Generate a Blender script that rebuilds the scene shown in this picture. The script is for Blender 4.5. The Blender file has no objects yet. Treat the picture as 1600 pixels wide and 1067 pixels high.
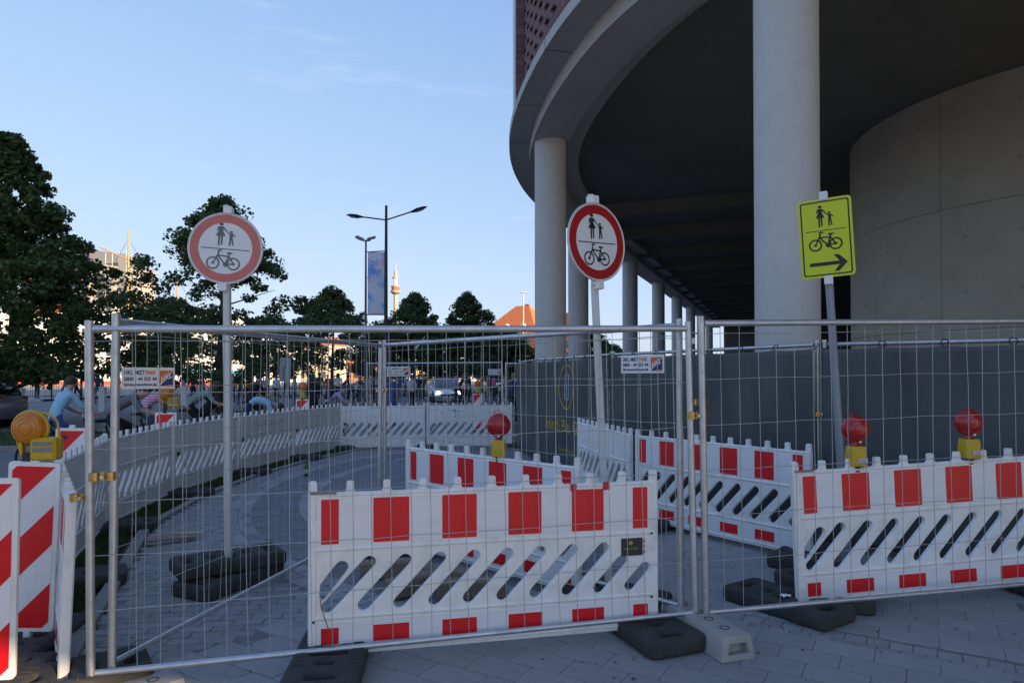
import bpy, bmesh, math, random
import numpy as np
from mathutils import Vector, Matrix
R = math.radians
sc = bpy.context.scene
C = sc.collection
rnd = random.Random(7)

# ---------------------------------------------------------------- camera
CAM_H, FPX, PITCH, SHIFT = 1.65, 1067.0, R(0.85), 37.0
cam = bpy.data.cameras.new('camera')
cam.sensor_width = 36; cam.lens = FPX / 1600 * 36
cam.shift_y = SHIFT / 1600
cam.clip_start = 0.05; cam.clip_end = 6000
cam_o = bpy.data.objects.new('camera', cam)
cam_o.location = (0, 0, CAM_H); cam_o.rotation_euler = (R(90) + PITCH, 0, 0)
C.objects.link(cam_o); sc.camera = cam_o

# ---------------------------------------------------------------- sky and sun
SKYGAIN = (1.22, 1.47, 2.55)
SUN_EL = R(15)
SUN_AZ = math.atan2(.8, -.6)            # clockwise from +Y: low evening sun behind the camera, to the right
world = bpy.data.worlds.new('World'); sc.world = world; world.use_nodes = True
nt = world.node_tree; nt.nodes.clear()
wout = nt.nodes.new('ShaderNodeOutputWorld'); bg = nt.nodes.new('ShaderNodeBackground')
sky = nt.nodes.new('ShaderNodeTexSky'); sky.sky_type = 'NISHITA'; sky.sun_disc = False
sky.sun_elevation = SUN_EL; sky.sun_rotation = SUN_AZ
sky.air_density = 1.0; sky.dust_density = 0.5; sky.ozone_density = 1.5
# thin high cirrus over the whole sky
tc = nt.nodes.new('ShaderNodeTexCoord'); mp = nt.nodes.new('ShaderNodeMapping')
mp.inputs['Rotation'].default_value = (0, R(-20), R(8)); mp.inputs['Scale'].default_value = (1.3, 2.0, 11.0)
nz = nt.nodes.new('ShaderNodeTexNoise'); nz.inputs['Scale'].default_value = 1.5; nz.inputs['Detail'].default_value = 7
nz.inputs['Roughness'].default_value = .6
cr = nt.nodes.new('ShaderNodeValToRGB'); cr.color_ramp.elements[0].position = .58; cr.color_ramp.elements[1].position = .85
cr.color_ramp.elements[1].color = (.38, .38, .38, 1)
mx = nt.nodes.new('ShaderNodeMix'); mx.data_type = 'RGBA'
mx.inputs['B'].default_value = (2.9, 3.2, 3.7, 1)
nt.links.new(tc.outputs['Generated'], mp.inputs['Vector']); nt.links.new(mp.outputs['Vector'], nz.inputs['Vector'])
nt.links.new(nz.outputs['Fac'], cr.inputs['Fac']); nt.links.new(cr.outputs['Color'], mx.inputs['Factor'])
# soft shoulder on the bright horizon, the same over the whole dome, as a camera renders it
def vm(op, a, b):
    n = nt.nodes.new('ShaderNodeVectorMath'); n.operation = op
    for i, q in enumerate((a, b)):
        if isinstance(q, tuple): n.inputs[i].default_value = q
        else: nt.links.new(q, n.inputs[i])
    return n.outputs[0]
den = vm('ADD', vm('MULTIPLY', sky.outputs['Color'], (.46, .50, .75)), (1, 1, 1))
soft = vm('DIVIDE', vm('MULTIPLY', sky.outputs['Color'], SKYGAIN), den)
nt.links.new(soft, mx.inputs['A']); nt.links.new(mx.outputs['Result'], bg.inputs['Color'])
bg.inputs['Strength'].default_value = 0.15
nt.links.new(bg.outputs['Background'], wout.inputs['Surface'])
sun = bpy.data.lights.new('sun', 'SUN'); sun.energy = 4.6; sun.angle = R(.5); sun.color = (1.0, .74, .47)
sun_o = bpy.data.objects.new('sun', sun); C.objects.link(sun_o)
SD = Vector((-math.sin(SUN_AZ) * math.cos(SUN_EL), -math.cos(SUN_AZ) * math.cos(SUN_EL), -math.sin(SUN_EL)))
sun_o.rotation_euler = SD.to_track_quat('-Z', 'Y').to_euler(); sun_o.location = (20, -30, 40)
sc.view_settings.view_transform = 'Standard'; sc.view_settings.look = 'None'
sc.view_settings.exposure = 1.32; sc.view_settings.gamma = 1.0; sc.view_settings.use_curve_mapping = False

# ---------------------------------------------------------------- helpers
def at(px, py, Y):
    """world point seen at a place of the photograph, at depth Y metres"""
    xc = (px - 800) / FPX; yc = (533.5 - py + SHIFT) / FPX
    d = Vector((xc, math.cos(PITCH) - math.sin(PITCH) * yc, math.sin(PITCH) + math.cos(PITCH) * yc))
    d *= Y / d.y
    return Vector((d.x, d.y, CAM_H + d.z))
def proj(p):
    v = Vector(p) - Vector((0, 0, CAM_H))
    f = v.y * math.cos(PITCH) + v.z * math.sin(PITCH); u = -v.y * math.sin(PITCH) + v.z * math.cos(PITCH)
    if f < .05: return None
    return (800 + v.x / f * FPX, 533.5 + SHIFT - u / f * FPX)
def inview(p, m=20):
    q = proj(p)
    return q is not None and -m < q[0] < 1600 + m and -m < q[1] < 1067 + m

MATS = {}
def M(name, col, rough=.6, metal=0.0, var=0.0, scale=6.0, bump=0.0, bscale=60.0, isl=0.0, orand=0.0, spec=.5, dirt=0.0, dirtcol=(.09, .08, .065), dscale=3.0):
    if name in MATS: return MATS[name]
    m = bpy.data.materials.new(name); m.use_nodes = True; MATS[name] = m
    t = m.node_tree; b = t.nodes['Principled BSDF']
    b.inputs['Roughness'].default_value = rough; b.inputs['Metallic'].default_value = metal
    b.inputs['Specular IOR Level'].default_value = spec
    b.inputs['Base Color'].default_value = (*col, 1)
    cur = None
    tco = t.nodes.new('ShaderNodeTexCoord')
    def noise(s, det=5, r=.6):
        n = t.nodes.new('ShaderNodeTexNoise'); n.inputs['Scale'].default_value = s; n.inputs['Detail'].default_value = det
        n.inputs['Roughness'].default_value = r; t.links.new(tco.outputs['Object'], n.inputs['Vector']); return n.outputs['Fac']
    def math_(op, a, bb):
        n = t.nodes.new('ShaderNodeMath'); n.operation = op
        for i, v in enumerate((a, bb)):
            if isinstance(v, (int, float)): n.inputs[i].default_value = v
            else: t.links.new(v, n.inputs[i])
        return n.outputs[0]
    fac = None
    def addf(f, amp):
        nonlocal fac
        v = math_('MULTIPLY', math_('SUBTRACT', f, .5), 2 * amp)
        fac = v if fac is None else math_('ADD', fac, v)
    if var: addf(noise(scale), var * 1.6); addf(noise(scale * 9, 3), var * .7)
    if isl:
        g = t.nodes.new('ShaderNodeNewGeometry'); addf(g.outputs['Random Per Island'], isl)
    if orand:
        o = t.nodes.new('ShaderNodeObjectInfo'); addf(o.outputs['Random'], orand)
    if fac is not None:
        k = math_('ADD', fac, 1.0)
        v = t.nodes.new('ShaderNodeVectorMath'); v.operation = 'SCALE'; v.inputs[0].default_value = col
        t.links.new(k, v.inputs['Scale']); cur = v.outputs[0]
        t.links.new(cur, b.inputs['Base Color'])
    if dirt:
        n = noise(dscale, 8, .7); r = t.nodes.new('ShaderNodeValToRGB')
        r.color_ramp.elements[0].position = .5; r.color_ramp.elements[1].position = .8
        t.links.new(n, r.inputs['Fac']); f = math_('MULTIPLY', r.outputs['Color'], dirt)
        x = t.nodes.new('ShaderNodeMix'); x.data_type = 'RGBA'; t.links.new(f, x.inputs['Factor'])
        if cur is None: x.inputs['A'].default_value = (*col, 1)
        else: t.links.new(cur, x.inputs['A'])
        x.inputs['B'].default_value = (*dirtcol, 1); t.links.new(x.outputs['Result'], b.inputs['Base Color'])
        t.links.new(math_('ADD', math_('MULTIPLY', f, .3), rough), b.inputs['Roughness'])
    if bump:
        bn = t.nodes.new('ShaderNodeBump'); bn.inputs['Strength'].default_value = bump; bn.inputs['Distance'].default_value = .01
        t.links.new(noise(bscale, 4), bn.inputs['Height']); t.links.new(bn.outputs['Normal'], b.inputs['Normal'])
    return m
def MT(name, col, trans=.35, **k):
    """thin leaf: diffuse plus some light passing through"""
    m = M(name, col, **k); t = m.node_tree
    if 'Translucent BSDF' in t.nodes: return m
    b = t.nodes['Principled BSDF']; o = [n for n in t.nodes if n.type == 'OUTPUT_MATERIAL'][0]
    tr = t.nodes.new('ShaderNodeBsdfTranslucent'); mxs = t.nodes.new('ShaderNodeMixShader')
    src = b.inputs['Base Color'].links[0].from_socket if b.inputs['Base Color'].links else None
    if src: t.links.new(src, tr.inputs['Color'])
    else: tr.inputs['Color'].default_value = (*col, 1)
    mxs.inputs[0].default_value = trans
    t.links.new(b.outputs[0], mxs.inputs[1]); t.links.new(tr.outputs[0], mxs.inputs[2]); t.links.new(mxs.outputs[0], o.inputs['Surface'])
    return m
def emis(name, col, s):
    if name in MATS: return MATS[name]
    m = M(name, col, .2); b = m.node_tree.nodes['Principled BSDF']
    b.inputs['Emission Color'].default_value = (*col, 1); b.inputs['Emission Strength'].default_value = s
    return m

def tag(o, label=None, cat=None, group=None, kind=None):
    if label: o['label'] = label
    if cat: o['category'] = cat
    if group: o['group'] = group
    if kind: o['kind'] = kind
    return o
def empty(name, loc=(0, 0, 0), rz=0, parent=None):
    o = bpy.data.objects.new(name, None); o.empty_display_size = .1
    o.location = loc; o.rotation_euler = (0, 0, rz); C.objects.link(o)
    if parent: o.parent = parent
    return o
def thing(name, label, cat, loc=(0, 0, 0), rz=0, group=None):
    return tag(empty(name, loc, rz), label, cat, group)
def link(name, me, mat=None, parent=None, loc=None, rot=None):
    o = bpy.data.objects.new(name, me)
    if mat is not None and len(me.materials) == 0: me.materials.append(mat)
    C.objects.link(o)
    if parent: o.parent = parent
    if loc is not None: o.location = loc
    if rot is not None: o.rotation_euler = rot
    return o
def copy_tree(o, parent=None):
    c = o.copy(); C.objects.link(c); c.parent = parent
    for ch in list(o.children): copy_tree(ch, c)
    return c

class MB:
    def __init__(s): s.v = []; s.f = []; s.mi = []; s.m = 0
    def add(s, vs, fs):
        n = len(s.v); s.v += [tuple(p) for p in vs]
        s.f += [tuple(i + n for i in f) for f in fs]; s.mi += [s.m] * len(fs); return s
    def box(s, x0, x1, y0, y1, z0, z1, mat=None):
        vs = [Vector(p) for p in ((x0,y0,z0),(x1,y0,z0),(x1,y1,z0),(x0,y1,z0),(x0,y0,z1),(x1,y0,z1),(x1,y1,z1),(x0,y1,z1))]
        if mat is not None: vs = [mat @ p for p in vs]
        return s.add(vs, [(0,3,2,1),(4,5,6,7),(0,1,5,4),(1,2,6,5),(2,3,7,6),(3,0,4,7)])
    def cbox(s, x0, x1, y0, y1, z0, z1, c=.01, mat=None):
        """box with chamfered edges"""
        b = bmesh.new(); bmesh.ops.create_cube(b, size=1)
        for v in b.verts: v.co = Vector(((x0+x1)/2 + v.co.x*(x1-x0), (y0+y1)/2 + v.co.y*(y1-y0), (z0+z1)/2 + v.co.z*(z1-z0)))
        bmesh.ops.bevel(b, geom=b.edges[:], offset=c, segments=1, affect='EDGES', profile=.5)
        return s.bm(b, mat)
    def bm(s, b, mat=None):
        b.verts.index_update()
        vs = [(mat @ v.co) if mat is not None else v.co.copy() for v in b.verts]
        s.add(vs, [tuple(v.index for v in f.verts) for f in b.faces]); b.free(); return s
    def tube(s, path, r, n=8, cap=True):
        path = [Vector(p) for p in path]; k = len(path)
        rs = r if isinstance(r, (list, tuple)) else [r] * k
        ts = [(path[min(i+1, k-1)] - path[max(i-1, 0)]).normalized() for i in range(k)]
        a = Vector((0, 0, 1)) if abs(ts[0].z) < .9 else Vector((1, 0, 0))
        u = ts[0].cross(a).normalized(); vs = []
        for i in range(k):
            u = (u - ts[i] * u.dot(ts[i])).normalized(); w = ts[i].cross(u)
            for j in range(n):
                an = 2 * math.pi * j / n; vs.append(path[i] + (u * math.cos(an) + w * math.sin(an)) * rs[i])
        fs = [(i*n+j, i*n+(j+1) % n, (i+1)*n+(j+1) % n, (i+1)*n+j) for i in range(k-1) for j in range(n)]
        if cap: fs += [tuple(range(n-1, -1, -1)), tuple((k-1)*n+j for j in range(n))]
        return s.add(vs, fs)
    def lathe(s, prof, n=24, mat=None, close=True):
        vs = []; k = len(prof)
        for r, z in prof:
            for j in range(n):
                a = 2*math.pi*j/n; p = Vector((r*math.cos(a), r*math.sin(a), z)); vs.append(mat @ p if mat is not None else p)
        fs = [(i*n+j, i*n+(j+1) % n, (i+1)*n+(j+1) % n, (i+1)*n+j) for i in range(k-1) for j in range(n)]
        if close: fs += [tuple(range(n-1, -1, -1)), tuple((k-1)*n+j for j in range(n))]
        return s.add(vs, fs)
    def loft(s, rings, cap=True):
        n = len(rings[0]); vs = [p for r in rings for p in r]; k = len(rings)
        fs = [(i*n+j, i*n+(j+1) % n, (i+1)*n+(j+1) % n, (i+1)*n+j) for i in range(k-1) for j in range(n)]
        if cap: fs += [tuple(range(n-1, -1, -1)), tuple((k-1)*n+j for j in range(n))]
        return s.add(vs, fs)
    def prism(s, poly, z0, z1, mat=None):
        n = len(poly); vs = [Vector((p[0], p[1], z0)) for p in poly] + [Vector((p[0], p[1], z1)) for p in poly]
        if mat is not None: vs = [mat @ p for p in vs]
        return s.add(vs, [tuple(range(n-1, -1, -1)), tuple(range(n, 2*n))] + [(i, (i+1) % n, n+(i+1) % n, n+i) for i in range(n)])
    def grid(s, fn, nu, nv):
        vs = [fn(i/nu, j/nv) for j in range(nv+1) for i in range(nu+1)]
        return s.add(vs, [(j*(nu+1)+i, j*(nu+1)+i+1, (j+1)*(nu+1)+i+1, (j+1)*(nu+1)+i) for j in range(nv) for i in range(nu)])
    def mesh(s, name, mats=None, smooth=False):
        me = bpy.data.meshes.new(name); me.from_pydata(s.v, [], s.f)
        if mats is not None:
            for m in (mats if isinstance(mats, (list, tuple)) else [mats]): me.materials.append(m)
        if any(s.mi): me.polygons.foreach_set('material_index', s.mi)
        if smooth:
            me.polygons.foreach_set('use_smooth', [True]*len(me.polygons)); me.set_sharp_from_angle(angle=R(40))
        me.update(); return me
    def build(s, name, mats=None, parent=None, smooth=False, loc=None, rot=None):
        return link(name, s.mesh(name, mats, smooth), None, parent, loc, rot)
XZ = Matrix(((1,0,0,0),(0,0,-1,0),(0,1,0,0),(0,0,0,1)))     # drawing plane x,y -> x,z (facing -Y)
def curve_mesh(polys, ext, bevel=0.0, res=0):
    cu = bpy.data.curves.new('outline', 'CURVE'); cu.dimensions = '2D'; cu.fill_mode = 'BOTH'
    cu.extrude = max(ext - bevel, 0); cu.bevel_depth = bevel; cu.bevel_resolution = res; cu.offset = -bevel
    for p in polys:
        sp = cu.splines.new('POLY'); sp.points.add(len(p) - 1); sp.use_cyclic_u = True
        for i, q in enumerate(p): sp.points[i].co = (q[0], q[1], 0, 1)
    o = bpy.data.objects.new('outline', cu); C.objects.link(o)
    dg = bpy.context.evaluated_depsgraph_get(); me = bpy.data.meshes.new_from_object(o.evaluated_get(dg))
    bpy.data.objects.remove(o); bpy.data.curves.remove(cu); return me
def text_mesh(txt, size, ext=.0006, align='LEFT', bold=0.0):
    cu = bpy.data.curves.new('lettering', 'FONT'); cu.body = txt; cu.size = size; cu.extrude = ext; cu.align_x = align; cu.offset = bold
    cu.resolution_u = 3
    o = bpy.data.objects.new('lettering', cu); C.objects.link(o)
    dg = bpy.context.evaluated_depsgraph_get(); me = bpy.data.meshes.new_from_object(o.evaluated_get(dg))
    bpy.data.objects.remove(o); bpy.data.curves.remove(cu); return me
def mb_from(me, mat=None):
    b = MB(); b.add([(mat @ v.co) if mat is not None else v.co for v in me.vertices], [tuple(p.vertices) for p in me.polygons]); return b
def frame2(p0, p1, lean=0.0):
    """matrix with origin p0, x towards p1 (3D), z up, leaned about x"""
    p0 = Vector(p0); x = (Vector(p1) - p0).normalized(); y = Vector((0, 0, 1)).cross(x).normalized(); z = x.cross(y)
    m = Matrix((x, y, z)).transposed().to_4x4(); m.translation = p0
    return m @ Matrix.Rotation(lean, 4, 'X')
def arc(cx, cy, r, a0, a1, n): return [(cx + r*math.cos(R(a0+(a1-a0)*i/n)), cy + r*math.sin(R(a0+(a1-a0)*i/n))) for i in range(n+1)]

# ---------------------------------------------------------------- materials
steel = M('galvanised_steel', (.56, .57, .58), .42, .8, var=.2, scale=14, bump=.08, dirt=.3, dirtcol=(.3, .28, .25), dscale=18)
steel_dull = M('galvanised_wire', (.42, .43, .43), .55, .3, var=.1)
brass = M('zinc_yellow_clamp', (.55, .36, .13), .32, .9, var=.25, scale=40)
white_pl = M('white_plastic', (.84, .83, .80), .42, var=.05, scale=3, dirt=.6, dirtcol=(.40, .36, .30), dscale=5.5, bump=.03, bscale=40)
grey_pl = M('weathered_white_plastic', (.72, .70, .67), .55, var=.08, scale=2.5, dirt=.45, dirtcol=(.27, .25, .22), dscale=1.7)
sheet_w = M('white_reflective_sheet', (.82, .81, .82), .38, var=.03, dirt=.28, dirtcol=(.42, .39, .35), dscale=7, bump=.05, bscale=300)
red = M('red_reflective_sheet', (.74, .008, .014), .36, var=.06, scale=9, dirt=.22, dirtcol=(.55, .16, .15), dscale=14, bump=.05, bscale=300)
red_faded = M('faded_red_print', (.58, .17, .14), .5, var=.10, scale=5)
rubber = M('recycled_rubber', (.046, .044, .042), .85, var=.35, scale=12, bump=.6, bscale=120, dirt=.35, dirtcol=(.10, .09, .08), dscale=6)
concrete = M('cast_concrete', (.36, .35, .33), .85, var=.16, scale=3, bump=.35, bscale=50, dirt=.3, dirtcol=(.2, .17, .13), dscale=5)
black_print = M('black_print', (.015, .015, .017), .5)
grey_print = M('faded_black_print', (.14, .14, .15), .6, var=.15)
sign_white = M('sign_white', (.76, .77, .78), .4, dirt=.12, dirtcol=(.4, .38, .35), dscale=8)
yellow_sign = M('fluorescent_yellow_sign', (.60, .66, .012), .42, var=.05)
# ================================================================ GROUND
asphalt = M('asphalt', (.16, .163, .168), .9, var=.18, scale=.8, bump=.5, bscale=150, dirt=.3, dirtcol=(.15, .145, .14), dscale=.5)
soil = M('soil_and_sand', (.085, .078, .066), .95, var=.3, scale=2.5, bump=.7, bscale=40)
paver_m = M('grey_paver', (.275, .275, .273), .8, var=.14, scale=7, bump=.3, bscale=90, isl=.12, orand=.12, dirt=.35, dirtcol=(.13, .128, .122), dscale=1.6)
slab_m = M('concrete_slab', (.295, .296, .294), .78, var=.12, scale=3.5, bump=.2, bscale=70, isl=.06, orand=.06, dirt=.6, dirtcol=(.17, .168, .16), dscale=1.3)
dark_slab_m = M('dark_slab', (.165, .172, .185), .75, var=.14, scale=3.5, bump=.2, bscale=70, isl=.07, orand=.07, dirt=.3, dirtcol=(.2, .2, .2), dscale=1.4)
band_m = M('granite_sett', (.30, .30, .305), .78, var=.12, scale=9, bump=.3, bscale=80, isl=.14, orand=.14, dirt=.3, dirtcol=(.12, .12, .115), dscale=2)
kerb_m = M('kerb_concrete', (.26, .255, .245), .85, var=.15, scale=4, bump=.3, bscale=60, orand=.1, dirt=.4, dirtcol=(.13, .12, .1), dscale=3)
grass_m = MT('grass_blades', (.060, .095, .026), .25, rough=.7, isl=.45)

def sheet(name, poly, z, mat, kind='structure'):
    o = MB().add([(x, y, z) for x, y in poly], [tuple(range(len(poly)))]).build(name, mat); o['kind'] = kind; return o
sheet('ground', [(-2500, -400), (2500, -400), (2500, 4000), (-2500, 4000)], -.034, soil)
K = [(-1.55, 1.0), (-2.15, 3.0), (-2.75, 4.4), (-3.25, 5.7), (-3.95, 7.4), (-4.22, 9.3), (-4.2, 11.3), (-3.9, 13.3), (-3.45, 15.0), (-2.4, 16.9), (0, 17.4), (2.6, 17.4)]
# carriageway: from behind the left barriers across the back of the scene
sheet('road', [(-400, -60), (-3.0, -60), (-3.1, 1.0), (-3.6, 3.4), (-4.6, 5.7), (-5.2, 7.4), (-5.5, 9.3), (-5.5, 11.3), (-5.2, 13.3), (-4.6, 15.4), (-3.2, 17.9), (0, 18.6), (-.6, 22), (1.2, 30), (14, 62), (30, 100), (30, 400), (-14, 400), (-30, 43.5), (-400, 43.5)], -.024, asphalt)
sheet('quay_promenade', [(-400, 44.0), (-30.2, 44.0), (-14.4, 400), (-400, 400)], .09, M('quay_paving', (.24, .235, .225), .85, var=.12, scale=.6))
sheet('pavement', [(-2.6, -60), (120, -60), (120, 100), (31, 100), (15, 62), (2.2, 30), (.4, 22), (.6, 17.6), (-3.2, 16.6), (-3.9, 13.3), (-4.2, 9.3), (-3.2, 5.7), (-2.1, 3.0), (-2.2, 0)], -.0055, M('pavement_bed', (.18, .18, .175), .9, var=.2, bump=.4))
def kerb_run(name, pts, w, z0, z1, step, mat):
    root = empty(name); root['kind'] = 'structure'
    ps = [Vector((x, y, 0)) for x, y in pts]; L = []
    for a, b in zip(ps, ps[1:]):
        n = max(1, round((b - a).length / step))
        for i in range(n): L.append((a.lerp(b, i/n), a.lerp(b, (i+1)/n)))
    unit = MB().cbox(0, 1, -.5, .5, 0, 1, .03).mesh('kerb_stone', mat)
    for a, b in L:
        o = link('kerb_stone', unit, None, root); d = b - a
        o.location = (a.x, a.y, z0); o.rotation_euler = (0, 0, math.atan2(d.y, d.x)); o.scale = (d.length - .008, w, z1 - z0 + rnd.uniform(-.004, .004))
    return root
kerb_run('path_kerb', K[:10], .10, -.03, .035, 1.0, kerb_m)
kerb_run('road_kerb', [(-3.25, 1.0), (-3.75, 3.4), (-4.7, 5.7), (-5.3, 7.4), (-5.6, 9.3), (-5.6, 11.3), (-5.3, 13.3), (-4.65, 15.5), (-3.2, 18.0), (0, 18.7)], .14, -.03, .06, 1.0, kerb_m)
kerb_run('quay_kerb', [(-62, 43.75), (-30.1, 43.75)], .3, -.03, .14, 2.0, M('pale_kerb', (.42, .41, .39), .8, var=.1))
# grass on the strip between path kerb and road kerb, and the verge beyond the road
def grass(name, label, zone, n, h, seed):
    g = np.random.default_rng(seed); vs = []; fs = []
    for k in range(n):
        x, y = zone(g)
        a = g.uniform(0, 6.28); hh = h * g.uniform(.5, 1.3); w = .006 + .004*g.random(); dx, dy = math.cos(a)*w, math.sin(a)*w
        lx, ly = g.normal(0, hh*.4, 2); i = len(vs)
        vs += [(x-dx, y-dy, -.03), (x+dx, y+dy, -.03), (x+lx*.5, y+ly*.5, hh*.6), (x+lx, y+ly, hh)]
        fs += [(i, i+1, i+2), (i+2, i+1, i+3)]
    o = MB().add(vs, fs).build(name, grass_m); tag(o, label, 'grass', kind='stuff'); return o
def strip_zone(g):
    i = 1 + int(g.integers(0, 7)); t = g.random(); a, b = K[i], K[i+1]
    x = a[0] + (b[0]-a[0])*t; y = a[1] + (b[1]-a[1])*t
    return x - .12 - abs(g.normal(0, .38)), y
grass('grass_strip', 'low grass and weeds growing along the path kerb under the white barriers', strip_zone, 9000, .07, 3)
VERGE = [(-40, 15.2), (-9.6, 15.2), (-9.0, 15.9), (-9.6, 19.4), (-40, 19.4)]
sheet('verge', VERGE, .05, M('verge_soil', (.05, .07, .025), .95, var=.4, scale=2))
kerb_run('verge_kerb', [(-40, 15.1), (-9.6, 15.1), (-8.9, 15.9), (-9.5, 19.5), (-40, 19.5)], .14, -.03, .085, 1.5, kerb_m)
def vz(g):
    return g.uniform(-22, -9.4), g.uniform(15.3, 19.3)
gv = grass('verge_grass', 'mown grass verge across the road beneath the large left tree', vz, 9000, .10, 4); gv.location.z = .05

# ---- pavers, piece by piece
RC = Vector((3.5, 10.6, 0))
def left_of_kerb(x, y):
    for a, b in zip(K, K[1:]):
        if a[1] <= y < b[1]: return x < a[0] + (b[0]-a[0])*(y-a[1])/(b[1]-a[1]) + .06
    return y >= 15.5
def zone_of(x, y):
    if left_of_kerb(x, y) or y > 15.2: return None
    d = math.hypot(x-RC.x, y-RC.y)
    if y < 3.75 + .9*(x+2.3) and (y < 4.3 or d > 7.34) or (x > -.9 and y < 4.75):
        s = (x-1.3)*.54 + (y-4.8)*.84           # narrow strip of small setts in the foreground, right
        if abs(s) < .13 and x > 1.3: return 'sett'
        return 'slab'
    if d > 7.34: return 'paver'
    if d > 7.04: return 'band'
    if 6.50 > d > 6.28: return 'band'
    if d > 6.28 and y > 4.75: return 'dark'
    return 'slab' if y < 7.2 and x > .9 else 'dark'
def piece_mesh(name, c=.006):
    return MB().cbox(-.5, .5, -.5, .5, -.5, .5, .04)
class Pieces:
    def __init__(s, name, mat): s.name = name; s.mat = mat; s.items = []
    def add(s, x, y, a, l, w, h=.03): s.items.append((x, y, a, l, w, h))
    def build(s, root, limit=300):
        vis = [i for i in s.items if inview((i[0], i[1], 0), 30)]
        vis.sort(key=lambda i: i[0]**2 + i[1]**2)
        base = MB().cbox(-.5, .5, -.5, .5, -.5, .5, .045); unit = base.mesh(s.name, s.mat)
        far = MB()
        for k, (x, y, a, l, w, h) in enumerate(vis):
            dz = rnd.uniform(-.0022, .0022); tx, ty = rnd.gauss(0, .004), rnd.gauss(0, .004)
            m = Matrix.Translation((x, y, -h/2 + dz)) @ Matrix.Rotation(a, 4, 'Z') @ Matrix.Rotation(tx, 4, 'X') @ Matrix.Rotation(ty, 4, 'Y') @ Matrix.Diagonal((l, w, h, 1))
            if k < limit:
                o = link(s.name, unit, None, root); o.matrix_local = m
            else:
                # flat-topped piece with a chamfer: keeps the far part light
                c = .045
                vs = [m @ Vector(p) for p in ((-.5,-.5,-.5),(.5,-.5,-.5),(.5,.5,-.5),(-.5,.5,-.5),(-.5,-.5,.4),(.5,-.5,.4),(.5,.5,.4),(-.5,.5,.4),(-.5+c,-.5+c,.5),(.5-c,-.5+c,.5),(.5-c,.5-c,.5),(-.5+c,.5-c,.5))]
                far.add(vs, [(0,1,5,4),(1,2,6,5),(2,3,7,6),(3,0,4,7),(4,5,9,8),(5,6,10,9),(6,7,11,10),(7,4,8,11),(8,9,10,11)])
        if far.v:
            o = far.build(s.name + '_field', s.mat, root); o['kind'] = 'stuff'
P = {'paver': Pieces('paver', paver_m), 'slab': Pieces('paving_slab', slab_m), 'dark': Pieces('dark_slab', dark_slab_m), 'band': Pieces('band_sett', band_m), 'sett': Pieces('strip_sett', paver_m)}
def lay(kind, ang, l, w, gap, x0, x1, y0, y1, zone):
    ca, sa = math.cos(ang), math.sin(ang); n = int(16 / (w)) ; m = int(16 / l)
    for j in range(-n, n):
        for i in range(-m, m):
            u = (i + (.5 if j % 2 else 0)) * l; v = j * w
            x = 1 + u*ca - v*sa; y = 6 + u*sa + v*ca
            if x0 < x < x1 and y0 < y < y1 and zone_of(x, y) == zone:
                P[kind].add(x, y, ang, l - gap, w - gap)
lay('paver', R(6), .20, .10, .007, -5, 2, 2.4, 15.3, 'paver')
lay('slab', R(-31), .33, .215, .004, -3.5, 6.2, 2.6, 8, 'slab')
lay('dark', R(24), .46, .30, .008, -4, 4, 4.5, 15.3, 'dark')
for rr in (7.115, 7.265, 6.39):
    n = int(2*math.pi*rr/.235)
    for k in range(n):
        a = 2*math.pi*k/n; x = RC.x + rr*math.cos(a); y = RC.y + rr*math.sin(a)
        if zone_of(x, y) == 'band': P['band'].add(x, y, a + math.pi/2, .225, .14 if rr > 7 else .2)
for row in (-1, 1):
    for k in range(60):
        t = k*.125 - .2 + (.06 if row > 0 else 0); x = 1.3 + .84*t - .54*(-row)*.0 + .54*row*.062; y = 4.8 - .54*t + .84*row*.062
        if zone_of(x, y) == 'sett': P['sett'].add(x, y, math.atan2(-.54, .84), .118, .118)
pav = empty('paved_area'); pav['kind'] = 'structure'
for k in P: P[k].build(pav)

# ================================================================ PARKING GARAGE ON COLUMNS
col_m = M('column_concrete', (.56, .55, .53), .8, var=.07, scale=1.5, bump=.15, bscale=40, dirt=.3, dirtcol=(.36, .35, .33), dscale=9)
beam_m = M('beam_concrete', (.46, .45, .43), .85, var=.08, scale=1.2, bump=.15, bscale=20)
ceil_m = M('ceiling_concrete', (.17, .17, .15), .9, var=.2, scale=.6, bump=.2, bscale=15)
drum_m = M('drum_concrete', (.44, .405, .34), .85, var=.10, scale=.9, bump=.2, bscale=25, dirt=.5, dirtcol=(.30, .27, .22), dscale=1.6)
brick_m = M('purple_brown_brick', (.185, .105, .105), .85, var=.2, scale=14, bump=.3, bscale=60, isl=.3, orand=.3)
dark_in = M('garage_dark_interior', (.03, .03, .03), .9)
metal_trim = M('aluminium_trim', (.5, .5, .52), .4, .8)
FC = [(30, -13.2), (22, -12.6), (16.5, -10.5), (13.2, -5.8), (9.3, 1.3), (5.5, 5.4), (3.35, 8.3), (1.75, 11.6), (.92, 16.3), (1.15, 20.6), (2.45, 25.2), (5.8, 33.5), (8.8, 41), (11.7, 48.4), (14.6, 55.8), (17.5, 63.2), (20.4, 70.6), (24, 80)]  # leading points: unseen garage end, invented to shade the foreground, sun passing behind
def catmull(pts, n=10):
    out = []
    P_ = [Vector((*p, 0)) for p in pts]
    for i in range(len(P_)-1):
        p0 = P_[max(i-1, 0)]; p1 = P_[i]; p2 = P_[i+1]; p3 = P_[min(i+2, len(P_)-1)]
        for k in range(n):
            t = k/n
            out.append(.5*((2*p1) + (p2-p0)*t + (2*p0-5*p1+4*p2-p3)*t*t + (3*p1-p0-3*p2+p3)*t**3))
    out.append(P_[-1]); return out
FCS = catmull(FC)
FN = []
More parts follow.
